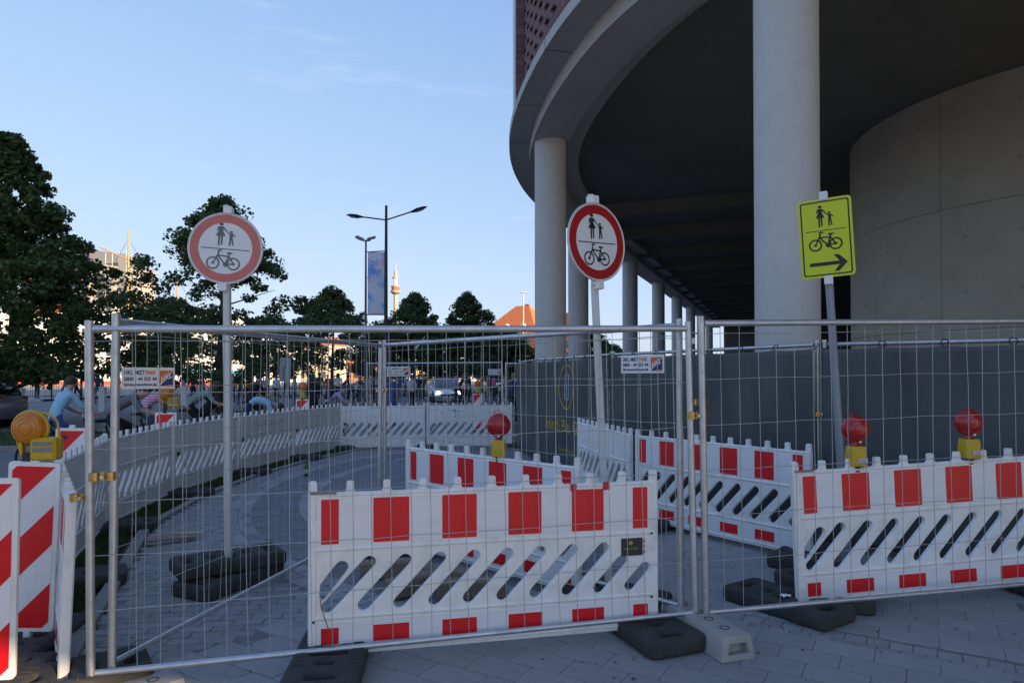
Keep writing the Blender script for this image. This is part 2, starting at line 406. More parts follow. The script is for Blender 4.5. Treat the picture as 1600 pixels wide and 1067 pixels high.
for i in range(len(FCS)):
    t = (FCS[min(i+1, len(FCS)-1)] - FCS[max(i-1, 0)]).normalized(); FN.append(Vector((-t.y, t.x, 0)))   # outward, towards the street
def off(i, d): return FCS[i] + FN[i]*d
def sweep(prof, i0=0, i1=None):
    i1 = len(FCS) if i1 is None else i1
    rings = [[off(i, o) + Vector((0, 0, z)) for o, z in prof] for i in range(i0, i1)]
    return MB().loft(rings)
garage = thing('parking_garage', 'brick parking garage with rounded corner raised on tall round concrete columns', 'building', (0, 0, 0))
ZB = 7.22
def column(x, y, r=.375, z1=ZB):
    return MB().lathe([(r, -.03), (r, .02), (r, z1+.02)], 40).build('column', col_m, garage, True, (x, y, 0))
for i in (3, 4, 6, 8, 10, 11, 12, 13, 14, 15, 16): column(*FC[i])
sweep([(-.43, ZB), (.43, ZB), (.43, ZB+.30), (-.43, ZB+.30)]).build('edge_beam', beam_m, garage, True)
sweep([(-.9, ZB+.302), (.95, ZB+.302), (.95, ZB+.50), (-.9, ZB+.50)]).build('fascia_slab', beam_m, garage, True)
for i in range(42, 130, 5):           # expansion joints of the slab edge
    p = off(i, .40); n = FN[i]; q = p + n
    MB().box(0, .555, -.008, .008, ZB+.299, ZB+.3015, frame2((p.x, p.y, 0), (q.x, q.y, 0))).build('joint', dark_in, garage)
    MB().box(.551, .5535, -.008, .008, ZB+.302, ZB+.50, frame2((p.x, p.y, 0), (q.x, q.y, 0))).build('joint', dark_in, garage)
inner = [off(i, -.3) for i in range(len(FCS))]
cpoly = [(p.x, p.y) for p in inner] + [(70, 80), (70, -13)]
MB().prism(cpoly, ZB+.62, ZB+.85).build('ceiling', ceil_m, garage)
# cross beams under the ceiling, one at each column and one between
for a, b in zip(range(10, 17), range(11, 18)):
    for t in (0, .5):
        i = int(a*10 + t*10); p = off(min(i, len(FCS)-1), -.45); n = -FN[min(i, len(FCS)-1)]
        if a < 9:  n = Vector((1, .35, 0)).normalized()
        q = p + n*34; m = frame2(p, q)
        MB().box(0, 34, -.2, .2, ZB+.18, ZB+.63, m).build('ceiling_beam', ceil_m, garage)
# second row of columns and the closed rear of the ground storey
for i in (11, 12, 13, 14, 15, 16):
    p = off(i*10, -8.0); column(p.x, p.y, .3, ZB+.2)
back = [off(i, -15.5) for i in range(102, len(FCS))]
m_ = MB()
for p, q in zip(back, back[1:]):
    m_.box(0, (q-p).length+.02, -.1, .1, -.03, ZB+.7, frame2((p.x, p.y, 0), (q.x, q.y, 0)))
m_.box(17, 60, 33.0, 33.4, -.03, ZB+.7); m_.box(60, 60.4, -12, 80, -.03, ZB+.7); m_.box(25, 60, 79.5, 79.9, -.03, ZB+.7)
ea, eb = off(len(FCS)-1, -.8), off(len(FCS)-1, -17)
m_.box(0, (eb-ea).length, -.1, .1, -.03, ZB+.7, frame2((ea.x, ea.y, 0), (eb.x, eb.y, 0)))
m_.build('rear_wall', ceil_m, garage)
# helical ramp drum: concrete panels with open joints
DC = Vector((14.2, 16.9, 0)); DR = 5.2
dr = empty('ramp_drum', DC, 0, garage)
MB().lathe([(DR-.06, -.03), (DR-.06, ZB+.62)], 64).build('drum_core', dark_in, dr, True)
NP = 16
for k in range(NP):
    for (z0, z1) in ((-.02, 2.62), (2.63, 5.25), (5.26, ZB+.61)):
        a0 = 360/NP*k + .055; a1 = 360/NP*(k+1) - .055
        if not 120 < ((a0+a1)/2) % 360 < 330: continue
        po = arc(0, 0, DR, a0, a1, 8); pi_ = arc(0, 0, DR-.08, a1, a0, 8)
        mb = MB().prism(po + pi_, z0, z1)
        mb.build('concrete_panel', drum_m, dr, True)
        for da in (.25, .75):          # tie-bolt holes with their plugs
            for zz in (.3, .75):
                an = R(a0 + (a1-a0)*da); z = z0 + (z1-z0)*zz
                m = Matrix.Translation((DR*math.cos(an), DR*math.sin(an), z)) @ Matrix.Rotation(an, 4, 'Z') @ Matrix.Rotation(R(90), 4, 'Y')
                MB().lathe([(.035, -.02), (.035, .004), (.028, .0042), (.026, -.012)], 12, m).build('tie_hole_plug', ceil_m, dr)
# upper storeys: brick skin
HT = 19.0  # unseen roof height, chosen so the garage shadow covers the trees
s0, s1 = 0, len(FCS)
outer = [off(i, .30) for i in range(s0, s1)]
MB().prism([(p.x, p.y) for p in outer] + [(70, 80), (70, -13)], ZB+.86, HT).build('upper_storeys', M('brick_far', (.16, .095, .095), .85, var=.15, scale=8, bump=.2), garage)
# open brickwork (bricks one by one) in front of the storeys where it shows over the slab edge
bricks = []
acc = 0; seglist = []
for i in range(65, 80): seglist.append((off(i, .62), off(i+1, .62)))
cum = [0]
for a, b in seglist: cum.append(cum[-1] + (b-a).length)
def on_seg(s):
    for k in range(len(seglist)):
        if cum[k] <= s <= cum[k+1]:
            a, b = seglist[k]; return a.lerp(b, (s-cum[k])/max(cum[k+1]-cum[k], 1e-6)), math.atan2((b-a).y, (b-a).x)
    return None
for c in range(34):
    z = ZB + .505 + .037 + c*.0765
    for k in range(int(cum[-1]/.25)):
        s = k*.25 + (.125 if c % 2 else 0) + .12
        q = on_seg(s)
        if q is None: continue
        lattice = c > 8 and (c//2 + k) % 2 == 0 and c % 4 in (1, 2)
        if lattice: continue
        bricks.append((q[0], q[1], z))
unit = MB().cbox(-.12, .12, -.0575, .0575, -.0355, .0355, .004).mesh('brick', brick_m)
bricks.sort(key=lambda b: (b[0].x**2 + b[0].y**2 + (b[2]*.6)**2))
vis = [b for b in bricks if inview((b[0].x, b[0].y, b[2]), 6)]; rest = [b for b in bricks if not inview((b[0].x, b[0].y, b[2]), 6)]
bw = empty('brick_screen', (0, 0, 0), 0, garage)
fm = MB()
for k, (p, a, z) in enumerate(vis + rest):
    m = Matrix.Translation((p.x, p.y, z)) @ Matrix.Rotation(a, 4, 'Z')
    if k < 300 and k < len(vis):
        o = link('brick', unit, None, bw); o.matrix_local = m
    else: fm.box(-.12, .12, -.0575, .0575, -.0355, .0355, m)
o = fm.build('brickwork', brick_m, bw); o['kind'] = 'stuff'
# projecting brick pier with its metal edge, beyond the open brickwork
pi_i = 80; pp = off(pi_i, .30); na = math.atan2(FN[pi_i].y, FN[pi_i].x)
m = Matrix.Translation((pp.x, pp.y, 0)) @ Matrix.Rotation(na, 4, 'Z')
pier = empty('pier', (0, 0, 0), 0, garage); pier.matrix_local = m
for c in range(70):
    z = ZB + .503 + c*.0765
    if c < 36: MB().box(0, .56, -.06 - .004*(c % 2), .5, z+.003, z+.0735).build('brick_course', brick_m, pier)
MB().box(0, .56, -.05, .5, ZB+.503+36*.0765, HT).build('pier_upper', brick_m, pier)
MB().box(.562, .60, -.03, .46, ZB+.503, HT).build('edge_strip', metal_trim, pier)
# ================================================================ CONSTRUCTION FENCES
def fence(name, label, p0, p1, h=1.98, lean=0.0, seed=0, wires=True, sp=.112, group='mesh site fence panels', bow=1.0, z_low=.10):
    g = random.Random(seed); p0 = Vector(p0); p1 = Vector(p1); L = (p1-p0).length
    t = thing(name, label, 'fence', group=group); t.matrix_world = frame2(p0, p1, lean)
    for x in (0, L):
        MB().tube([(x, 0, 0), (x, 0, h)], .0215, 14).build('post', steel, t, True)
    MB().tube([(.02, 0, h-.045), (L*.5, 0, h-.047), (L-.02, 0, h-.045)], .0205, 12).build('top_rail', steel, t, True)
    MB().tube([(.02, 0, z_low), (L*.5, 0, z_low-.002), (L-.02, 0, z_low)], .0165, 12).build('bottom_rail', steel, t, True)
    mb = MB(); n = int((L-.06)/sp)
    for k in range(1, n+1):
        x = k*(L/(n+1)); b = g.gauss(0, .006)*bow; c = g.gauss(0, .008)*bow; pts = []
        for j in range(9):
            zz = z_low + (h-.045-z_low)*j/8
            pts.append((x + b*math.sin(math.pi*j/8) + g.gauss(0, .0015), c*math.sin(math.pi*j/8), zz))
        mb.tube(pts, .0021, 5, False)
    nh = 6
    for k in range(1, nh+1):
        z = z_low + (h-.045-z_low)*k/(nh+.35); z += .035
        pts = [(L*j/24, .0035 + g.gauss(0, .002), z + .006*math.sin(j*.9+k) * g.random() + g.gauss(0, .002)) for j in range(25)]
        mb.tube(pts, .0021, 5, False)
    mb.build('wire_mesh', steel_dull, t)
    return t
A = Vector((-2.205, 3.60, .0)); B = Vector((1.165, 4.365, .045))
fence('site_fence_panel', 'front mesh fence panel standing across the path before the striped barrier', A + Vector((0, 0, -.01)), B, 1.95, R(-.6), 1)
CN = Vector((-1.345, 7.12, .04))
fence('site_fence_panel', 'mesh fence panel running back from the left posts past the base of the faded sign', A + Vector((.075, .06, .02)), CN + Vector((-.03, -.04, 0)), 1.96, R(.5), 2)
fence('site_fence_panel', 'mesh fence panel running from the middle corner post forward to the concrete foot', CN + Vector((.02, .0, 0)), Vector((1.10, 4.47, .05)), 1.97, 0, 3)
fence('site_fence_panel', 'front mesh fence panel at right before the barrier with two red lamps', (1.235, 4.365, .045), (4.68, 5.0, .12), 1.98, R(.9), 4, sp=.132)
FD = [Vector((5.84, 4.60, 0)), Vector((2.97, 6.57, 0)), Vector((1.43, 9.72, 0)), Vector((.49, 13.05, 0)), Vector((.16, 15.2, 0))]
names = ['tall fence panel with dark tarpaulin at the right edge behind the red lamps', 'tall fence panel with dark tarpaulin between the tall white sign pole and the yellow sign', 'tall fence panel with dark tarpaulin carrying the gold oval emblem', 'short last fence panel with dark tarpaulin in front of the corner column']
for k in range(4):
    a, b = FD[k], FD[k+1]; d = (b-a).normalized()*.035
    fence('tarpaulin_fence_panel', names[k], a+d, b-d, 1.99, 0, 20+k, group='tarpaulin fence panels', sp=.14)
fence('site_fence_panel', 'distant mesh fence panel behind the white barrier at the end of the path', (-3.72, 17.6, 0), (-.25, 17.9, .03), 2.0, 0, 31, sp=.13)
fence('site_fence_panel', 'narrow distant mesh fence panel next to the dark tarpaulin corner', (-.16, 17.9, .0), (.35, 17.2, .0), 2.0, 0, 32, sp=.13)

def clamp(loc, rz, label, s=1.0, tilt=0):
    t = thing('fence_clamp', label, 'clamp', loc, rz, 'brass fence clamps')
    t.rotation_euler = (tilt, 0, rz); t.scale = (s, s, s)
    w = .052
    b = MB()
    for sy in (-1, 1):
        pr = []
        for cx in (-.037, .037): pr += [(cx + .027*math.cos(R(a)), sy*(.006 + .021*math.sin(R(a)))) for a in (180, 150, 120, 90, 60, 30, 0)]
        inner_ = [(x*.94, y - sy*.004) for x, y in pr[::-1]]
        b.prism(pr + inner_, -.022, .022)
    b.build('jaw', brass, t, True)
    MB().tube([(0, -.045, 0), (0, .04, 0)], .006, 8).build('bolt', steel, t)
    MB().lathe([(.011, 0), (.011, .009)], 6, Matrix.Translation((0, -.03, 0)) @ Matrix.Rotation(R(90), 4, 'X')).build('nut', steel, t)
clamp(at(160, 744, 3.62), R(25), 'brass clamp joining the two left fence posts')
clamp(at(128, 777, 3.62), R(10), 'lower brass clamp tying the left post to the leaning barrier end', .9)
clamp(at(1089, 649, 4.36), R(5), 'lower copper coloured clamp on the paired posts at the concrete foot')
clamp(at(1093, 628, 4.40), R(20), 'upper brass clamp on the paired posts at the concrete foot', .8)
clamp(at(597, 609, 7.1), R(20), 'small brass clamp on the middle corner post')
clamp((2.97, 6.54, 1.28), R(-33), 'brass clamp joining the tarpaulin fence posts beside the yellow sign pole')
clamp((1.43, 9.7, 1.22), R(-60), 'small brass clamp joining the tarpaulin fence posts beside the white sign pole')
# padlock-like security coupler on the paired posts
t = thing('security_coupler', 'white plastic coupler hooked between the paired posts below their tops', 'clamp', at(1081, 533, 4.38))
MB().cbox(-.022, .02, -.012, .012, -.02, .02, .004).build('body', white_pl, t)
MB().tube([(-.015, 0, .02), (-.015, 0, .045), (.0, 0, .055), (.03, 0, .05), (.05, 0, .045)], .005, 8).build('hook', steel, t, True)

# ---------------------------------------------------------------- tarpaulins
tarp_m = M('grey_tarpaulin', (.056, .065, .072), .48, var=.14, scale=1.4, bump=.7, bscale=5, dirt=.25, dirtcol=(.10, .10, .095), dscale=1.5)
gold = M('gold_print', (.42, .33, .035), .5)
blue_pale = M('pale_blue_print', (.36, .42, .52), .5)
tl = ['dark grey tarpaulin hung behind the two red lamps at right', 'plain dark grey tarpaulin hung between the two sign poles', 'dark grey tarpaulin printed with a gold oval emblem', 'dark grey tarpaulin strip at the end by the corner column']
tie_m = M('cable_tie', (.012, .012, .012), .4)
for k in range(4):
    a, b = FD[k], FD[k+1]; L = (b-a).length
    t = thing('tarpaulin', tl[k], 'tarpaulin', group='tarpaulins on the back fence'); t.matrix_world = frame2(a, b)
    g = random.Random(50+k); ph = [g.uniform(0, 6) for _ in range(8)]
    side = .034                           # local +y is towards the street for this run
    def wob(x, z):
        top = max(0, (z-1.2)/.7)
        v = .014*math.sin(x*2.1+ph[0]) + .012*math.sin(x*5.3+z*1.4+ph[1]) + .009*math.sin(z*4+x*3+ph[2]) + .004*math.sin(x*17+z*5+ph[3])
        for q in range(7):               # creases fanning out from the ties
            xx = L*(q+.5)/7; dx = x-xx
            v += .030*math.exp(-(dx*7/(.5+1.6*(1.9-z)))**2)*math.cos(dx*16 + (1.9-z)*3)*math.exp(-(1.9-z)*1.3)
        return v
    def fn(u, w):
        x = .02 + u*(L-.04); z = .06 + w*1.845
        sag = .012*abs(math.sin(u*7*math.pi)) if w > .99 else 0
        return (x, side + .02 + wob(x, z), z - sag)
    sh = MB().grid(fn, 70, 36).build('cloth', tarp_m, t, True)
    so = sh.modifiers.new('thickness', 'SOLIDIFY'); so.thickness = .003
    MB().grid(lambda u, w: (.02+u*(L-.04), side+.02+wob(.02+u*(L-.04), 1.86+.04*w)+.004, 1.86+.045*w-.012*abs(math.sin(u*7*math.pi))*w), 70, 1).build('hem', M('tarp_hem', (.08, .09, .10), .5), t)
    for q in range(8):
        x = .04 + (L-.08)*q/7
        mb = MB().tube([(x+.03*math.sin(an), .012+.035*(1-math.cos(an))*.5, 1.935+.032*math.cos(an)) for an in [i*6.283/10 for i in range(11)]], .005, 5)
        mb.build('tie', tie_m, t)
    if k == 2:
        def pr_(name, me_or_poly, mat, cx, cz, sx=1, sz=1):
            mb = mb_from(me_or_poly)
            vs = []
            for v in mb.v:
                x = cx - v[0]*sx; z = cz + v[1]*sz
                vs.append((x, side + .02 + wob(x, z) + .0075 + v[2], z))
            q = MB().add(vs, mb.f).build(name, mat, t); return q
        ring = [arc(0, 0, 1, 0, 360, 47)[:-1], arc(0, 0, .925, 0, 360, 47)[:-1]]
        OX = 1.73
        pr_('emblem_oval', curve_mesh(ring, .001), gold, OX, 1.455, .365, .385)
        Hp = [[(-.5,-1),(-.12,-1),(-.12,-.22),(.12,-.22),(.12,-1),(.5,-1),(.5,1),(.12,1),(.12,.22),(-.12,.22),(-.12,1),(-.5,1)],
              [(-.42,-.93),(-.2,-.93),(-.2,-.14),(.2,-.14),(.2,-.93),(.42,-.93),(.42,.93),(.2,.93),(.2,.14),(-.2,.14),(-.2,.93),(-.42,.93)]]
        pr_('emblem_letter', curve_mesh(Hp, .001), blue_pale, OX, 1.455, .25, .21)
        pr_('emblem_bar', curve_mesh([[(-.3,-.1),(.3,-.1),(.3,.1),(-.3,.1)]], .0014), gold, OX, 1.455, .25, .3)
        pr_('lettering', text_mesh('Heindl Bau GmbH', .36, .001, 'CENTER', .003), gold, OX, .70, .86, .86)
        pr_('small_lettering', text_mesh('Bauunternehmen', .12, .001, 'CENTER'), gold, OX, .36)

# ---------------------------------------------------------------- rental signs wired to the fences
orange = M('orange_print', (.62, .14, .02), .45); navy = M('navy_print', (.02, .025, .12), .45)
def rental(label, p0, p1, dz, w=.33, h=.125, flip=False):
    p0 = Vector(p0); p1 = Vector(p1)
    t = thing('rental_sign', label, 'sign', group='rental signs on the fences'); t.matrix_world = Matrix.Translation((0, 0, dz)) @ frame2(p0, p1) @ Matrix.Diagonal((w/.33, 1, h/.125, 1))
    w, h, dz = .33, .125, 0
    MB().cbox(0, w, -.004, .0, dz, dz+h, .0015).build('plate', sign_white, t)
    y = -.0052
    def tx(name, s, size, x, z, mat, wmax=None):
        me = text_mesh(s, size, .0004, 'LEFT', .0006); mb = mb_from(me)
        xs = [v[0] for v in mb.v]; k = 1 if not wmax else wmax/max(xs)
        MB().add([(x+v[0]*k, y+v[2]-.0005, dz+z+v[1]) for v in mb.v], mb.f).build(name, mat, t)
    tx('lettering', 'HKL MIET', .036, .014, h-.042, navy, .125)
    tx('lettering', 'PARK', .036, .142, h-.042, orange, .068)
    tx('lettering', '0800 - 44 555 44', .031, .014, h-.077, navy, .2)
    tx('lettering', 'hkl-baumaschinen.de', .022, .014, h-.106, navy, .2)
    MB().add([(.232, y, dz+.028), (.232, y, dz+h-.018), (.318, y, dz+h-.018)], [(0, 1, 2)]).build('logo_orange', orange, t)
    MB().add([(.232, y, dz+.016), (.318, y, dz+h-.022), (.318, y, dz+.022)], [(0, 1, 2)]).build('logo_blue', navy, t)
    MB().add([(.232, y, dz+.012), (.318, y, dz+.012), (.318, y, dz+.019)], [(0, 1, 2)]).build('logo_stripe', orange, t)
    me = text_mesh('HKL', .05, .0004, 'CENTER', .001); mb = mb_from(me)
    MB().add([(.275+v[0]*.75, y-.0012+v[2], dz+.052+v[1]+v[0]*.35) for v in mb.v], mb.f).build('logo_lettering', sign_white, t)
a2 = A + Vector((.075, .06, .02)); d2 = (CN - a2).normalized()
rental('white rental sign wired to the mesh near the left posts', a2 + d2*.03 + Vector((.02, -.012, 0)), a2 + d2*.03 + Vector((.02+.72, -.012+.69, 0)), 1.555, .27, .118)
c3 = Vector((1.10, 4.47, .05)); d3 = (c3-CN).normalized()
pS = c3 - d3*.47
rental('white rental sign wired to the mesh left of the paired posts', pS + Vector((-.012, -.012, 0)), c3 + Vector((-.012, -.012, 0)), 1.615, .36, .125)
rental('far white rental sign on the distant fence panel left of the middle corner post top', (-3.22, 17.57, 0), (-.25, 17.85, .03), 1.62, .6, .25)
rental('far white rental sign on the distant fence panel near the dark tarpaulin corner', (-.62, 17.84, 0), (-.2, 17.88, 0), 1.66, .33, .15)
# ================================================================ BARRIERS
BL = 2.12
def stadium(x0, y0, x1, y1, r, n=5):
    a = math.degrees(math.atan2(y1-y0, x1-x0))
    return arc(x1, y1, r, a-90, a+90, n) + arc(x0, y0, r, a+90, a+270, n)
def barrier_body_mesh(L, mat, label_gap=False, teeth=11, slots=True):
    out = [(0, 0), (L, 0), (L, .99)]
    w = .021
    xs = [.024 + (L-.048)*k/(teeth-1) for k in range(teeth)]
    out += [(L-.046, .99), (L-.05, .93)]
    for x in xs[::-1][1:-1]:
        out += [(x+w+.012, .928), (x+w, .945), (x+w, .985), (x+w-.006, .993), (x-w+.006, .993), (x-w, .985), (x-w, .945), (x-w-.012, .928)]
    out += [(.05, .93), (.046, .99), (0, .99)]
    polys = [out]
    n = 10; pit = (L-.16)/(n-.35)
    for k in range(n):
        x = .105 + k*pit
        y1 = .520; x1 = x + .235
        if k == 0: polys.append([(.06, .335), (.075, .31), (.095, .325)] + arc(.185, .50, .036, -40, 140, 5) + [(.065, .405)])
        x0 = x; y0 = .275
        if label_gap and k >= n-2: x1 = x + .155; y1 = .435
        if x1 > L - .075: x1 = L - .085; y1 = y0 + (x1-x0)*1.04
        if x1 - x0 > .05: polys.append(stadium(x0, y0, x1, y1, .036))
    me = curve_mesh(polys, .019, .006, 1); b = mb_from(me, XZ)
    # rails, end posts and ribs standing proud of the board
    for z, r in ((.605, .012), (.215, .012), (.915, .009), (.03, .010)):
        b.tube([(.03, -.017, z), (L-.03, -.017, z)], r, 8); b.tube([(.03, .017, z), (L-.03, .017, z)], r, 8)
    for x in (.0225, L-.0225):
        b.cbox(x-.024, x+.024, -.027, .027, -.012, .935, .008)
        b.cbox(x-.021, x+.021, -.021, .021, .93, .997, .008)
    m = b.mesh('body', mat); m.polygons.foreach_set('use_smooth', [True]*len(m.polygons)); m.set_sharp_from_angle(angle=R(35))
    return m
body_front = barrier_body_mesh(BL, white_pl, True)
body_std = barrier_body_mesh(BL, white_pl)
body_grey = barrier_body_mesh(BL, grey_pl)
unit_plate = MB().cbox(-.5, .5, -.5, .5, -.5, .5, .02).mesh('reflective_stripe', red)
unit_sheet = MB().cbox(-.5, .5, -.5, .5, -.5, .5, .002).mesh('white_sheet', sheet_w)
def plate(unit, name, t, x0, x1, z0, z1, y, th):
    o = link(name, unit, None, t); o.location = ((x0+x1)/2, y, (z0+z1)/2); o.scale = (x1-x0, th, z1-z0); return o
def stripes(t, side=-1):
    y = side*.0205
    plate(unit_sheet, 'white_sheet', t, .055, BL-.055, .632, .897, y, .003); plate(unit_sheet, 'white_sheet', t, .055, BL-.055, .055, .19, y, .003)
    p = (BL-.13)/10
    for k in range(6):
        c = .065 + 2*k*p; h = p*.5
        x0 = max(c-h*1.03, .07); x1 = min(c+h*1.03, BL-.07)
        plate(unit_plate, 'reflective_stripe', t, x0, x1, .636, .893, side*.0232, .0022)
        plate(unit_plate, 'reflective_stripe', t, x0, x1, .066, .158, side*.0232, .0022)
def barrier(label, p0, p1, mesh, striped=True, side=-1, lean=0.0, group='plastic barrier panels', zb=.05):
    p0 = Vector((*p0, zb)) if len(p0) == 2 else Vector(p0); p1 = Vector((*p1, zb)) if len(p1) == 2 else Vector(p1)
    t = thing('barrier_panel', label, 'barrier', group=group)
    t.matrix_world = frame2(p0, p1, lean) @ Matrix.Diagonal(((p1-p0).length/BL, 1, 1, 1))
    link('body', mesh, None, t)
    if striped: stripes(t, side)
    return t
bf = barrier('red and white striped barrier in the centre foreground behind the front fence', (-1.165, 3.93, .045), (.925, 4.385, .05), body_front)
br = barrier('red and white striped barrier at right carrying two red lamps', (1.975, 4.75, .055), (4.075, 5.025, .150), body_std)
bm1 = barrier('red and white striped barrier standing aslant behind the centre foreground barrier', (-.985, 6.45, .05), (.50, 5.02, .05), body_std)
bm2 = barrier('red and white striped barrier slanting back along the tarpaulin to the right barrier', (1.40, 7.70, .05), (2.635, 6.02, .05), body_std)
bm3 = barrier('plain white barrier along the tarpaulin beside the white sign pole', (.955, 9.80, .05), (1.36, 7.80, .05), body_std, False)
CH = [(-2.385, 3.655), (-3.62, 5.40), (-4.36, 7.32), (-4.66, 9.36), (-4.60, 11.42), (-4.30, 13.40), (-3.87, 15.30), (-1.97, 15.62), (.02, 15.9)]
cl = ['leaning white barrier at far left seen almost edge on beside the fence posts', 'weathered white barrier behind the left fence posts, second of the curved row', 'weathered white barrier left of the faded sign pole, third of the curved row', 'weathered white barrier behind the faded sign pole, fourth of the curved row',
      'weathered white barrier with scribbled graffiti, fifth of the curved row', 'weathered white barrier at the far bend, sixth of the curved row', 'white barrier across the end of the path left of the corner post', 'white barrier across the end of the path right of the corner post']
chain = []
for k in range(8):
    a, b = Vector((*CH[k], .03)), Vector((*CH[k+1], .03))
    d = (b-a).normalized()*.02
    a, b = (a+d, b-d)
    if k == 0: t = barrier(cl[k], a, b, body_std, True, 1, R(2.0))
    else: t = barrier(cl[k], a, b, body_grey if k < 6 else body_std, False, lean=R([0, 1, -1, 0, 1, 0, -.5, .5][k]))
    chain.append(t)
    if k in (1, 2, 3, 4, 5):          # red reflective sheets of the far side glimpsed through the slots
        stripes(t, 1)
# bracket strip, label and details on the centre barrier
MB().cbox(.012, .155, -.030, -.022, .922, .937, .002).build('hook_strip', M('grey_metal_strip', (.25, .23, .21), .5, .6), bf)
lb = MB().cbox(1.875, 2.015, -.0245, -.0215, .465, .575, .0006).build('owner_label', M('dark_label', (.03, .034, .038), .4), bf)
me = text_mesh('HEINDL BAU GMBH', .018, .0003, 'CENTER'); MB().add([(1.938+v.co.x*.62, -.0252-v.co.z, .503+v.co.y) for v in me.vertices], [tuple(p.vertices) for p in me.polygons]).build('lettering', gold, lb)
MB().prism(arc(1.938, .545, .013, 0, 360, 18)[:-1], .0249, .0252, XZ).build('emblem', gold, lb)
MB().box(2.0165, 2.034, -.0245, -.0215, .468, .572).build('label_edge', M('label_white', (.6, .6, .6), .5), lb)
for k in range(3): MB().box(2.019, 2.031, -.0252, -.0246, .478+k*.033, .495+k*.033).build('label_mark', red if k else black_print, lb)
for (x0, x1, z0, z1) in ((1.545, 1.585, .885, .93), (1.755, 1.80, .885, .935)):
    MB().cbox(x0, x1, -.0262, -.0236, z0, z1, .0006).build('red_tape', M('red_tape', (.60, .012, .05), .35), bf)
for x, z in ((2.075, .60), (2.075, .20), (.03, .20)): MB().lathe([(.008, 0), (.008, .004), (.004, .006)], 10, Matrix.Translation((x, -.026, z)) @ Matrix.Rotation(R(90), 4, 'X')).build('screw', M('dark_screw', (.06, .06, .06), .5, .6), bf)
MB().cbox(.01, .155, -.030, -.022, .922, .937, .002).build('hook_strip', MATS['grey_metal_strip'], br)
# wire twisted on the left end of the centre barrier
tw = MB().tube([(-1.09, 3.90, .38), (-1.075, 3.875, .33), (-1.03, 3.86, .22), (-1.02, 3.865, .10), (-1.025, 3.86, .03)], .0028, 6).build('rusty_wire', M('rust', (.22, .10, .05), .8, .3), None, True)
tag(tw, 'thin rusty wire hanging down the left end of the centre barrier', 'wire')
# graffiti scribbles (flat paint) on two barriers
ink = M('marker_ink', (.05, .05, .06), .6)
def strokes(polys, w, y, name, mat, parent, xf=lambda p: p):
    mb = MB()
    for p in polys:
        for a, b in zip(p, p[1:]):
            a, b = Vector(xf(a)), Vector(xf(b)); d = (b-a)
            if d.length < 1e-6: continue
            n = Vector((-d.y, d.x)).normalized()*w/2; d = d.normalized()*w*.3
            q = [a-d+n, a-d-n, b+d-n, b+d+n]; mb.add([(v.x, y, v.y) for v in q], [(0, 1, 2, 3)])
    return mb.build(name, mat, parent)
def wig(x, z, n, sx, sz, seed):
    g = random.Random(seed); return [(x + sx*k/n + g.uniform(-1, 1)*sx*.25, z + g.uniform(-1, 1)*sz) for k in range(n+1)]
strokes([wig(.55, .77, 9, .5, .06, 1), wig(1.1, .74, 8, .45, .05, 2)], .008, -.0222, 'graffiti', M('faint_marker', (.26, .25, .24), .7), chain[4])
strokes([wig(.62, .80, 5, .14, .045, 5), [(.70, .84), (.72, .70), (.69, .66)]], .012, -.0222, 'graffiti', ink, chain[7])
strokes([wig(.35, .76, 3, .05, .04, 9)], .007, -.0222, 'graffiti', ink, chain[7])
# small dark owner plates on the row
for t in chain[2:7]: MB().cbox(.09, .17, -.0235, -.0205, .50, .56, .0005).build('owner_plate', MATS['dark_label'], t)

# ---------------------------------------------------------------- rubber base plates
def rr(x0, x1, y0, y1, r, n=3): return arc(x1-r, y1-r, r, 0, 90, n) + arc(x0+r, y1-r, r, 90, 180, n) + arc(x0+r, y0+r, r, 180, 270, n) + arc(x1-r, y0+r, r, 270, 360, n)
foot_me = curve_mesh([rr(-.41, .41, -.20, .20, .05), rr(-.34, -.285, -.075, .075, .01)[::-1], rr(.285, .34, -.075, .075, .01)[::-1],
                      rr(-.03, .03, -.10, .10, .012)[::-1], rr(-.16, -.11, -.04, .04, .01)[::-1], rr(.11, .16, -.04, .04, .01)[::-1]], .055, .03, 2)
foot_me.materials.append(rubber)
rib_me = MB()
for k in range(-3, 4):
    if k in (0,): continue
    rib_me.cbox(k*.055-.008+(.05 if k > 0 else -.05)*0, k*.055+.008, .12, .175, .052, .060, .002); rib_me.cbox(k*.055-.008, k*.055+.008, -.175, -.12, .052, .060, .002)
rib_me = rib_me.mesh('grip_ribs', rubber)
def foot(label, x, y, rz, z=0.0, tilt=0):
    t = thing('rubber_base_plate', label, 'base plate', (x, y, z+.055), rz, 'rubber base plates'); t.rotation_euler = (tilt, rnd.uniform(-.01, .01), rz)
    link('plate', foot_me, None, t); link('grip_ribs', rib_me, None, t)['kind'] = 'stuff'; return t
def ang(p, q): return math.atan2(q[1]-p[1], q[0]-p[0])
fa = ang((-1.165, 3.93), (.925, 4.385))
p = at(505, 1052, 1); foot('black rubber base plate under the left end of the centre barrier', -1.02, 3.84, fa+R(84))
foot('black rubber base plate under the right end of the centre barrier', .84, 4.40, fa+R(99))
foot('black rubber base plate under the left end of the barrier with red lamps', 1.93, 4.83, fa+R(112))
foot('black rubber base plate just showing under the right barrier past its first red stripe', 2.42, 5.12, fa+R(60))
foot('black rubber base plate under the right end of the barrier with red lamps', 3.98, 5.05, fa+R(85), .03)
foot('black rubber base plate under the slanting barrier beside the right paired posts', 1.45, 7.35, R(40))
foot('black rubber base plate where the slanting barrier meets the right barrier', 2.60, 6.1, R(50))
foot('lower of two stacked rubber base plates under the faded round sign', -2.22, 5.42, R(66))
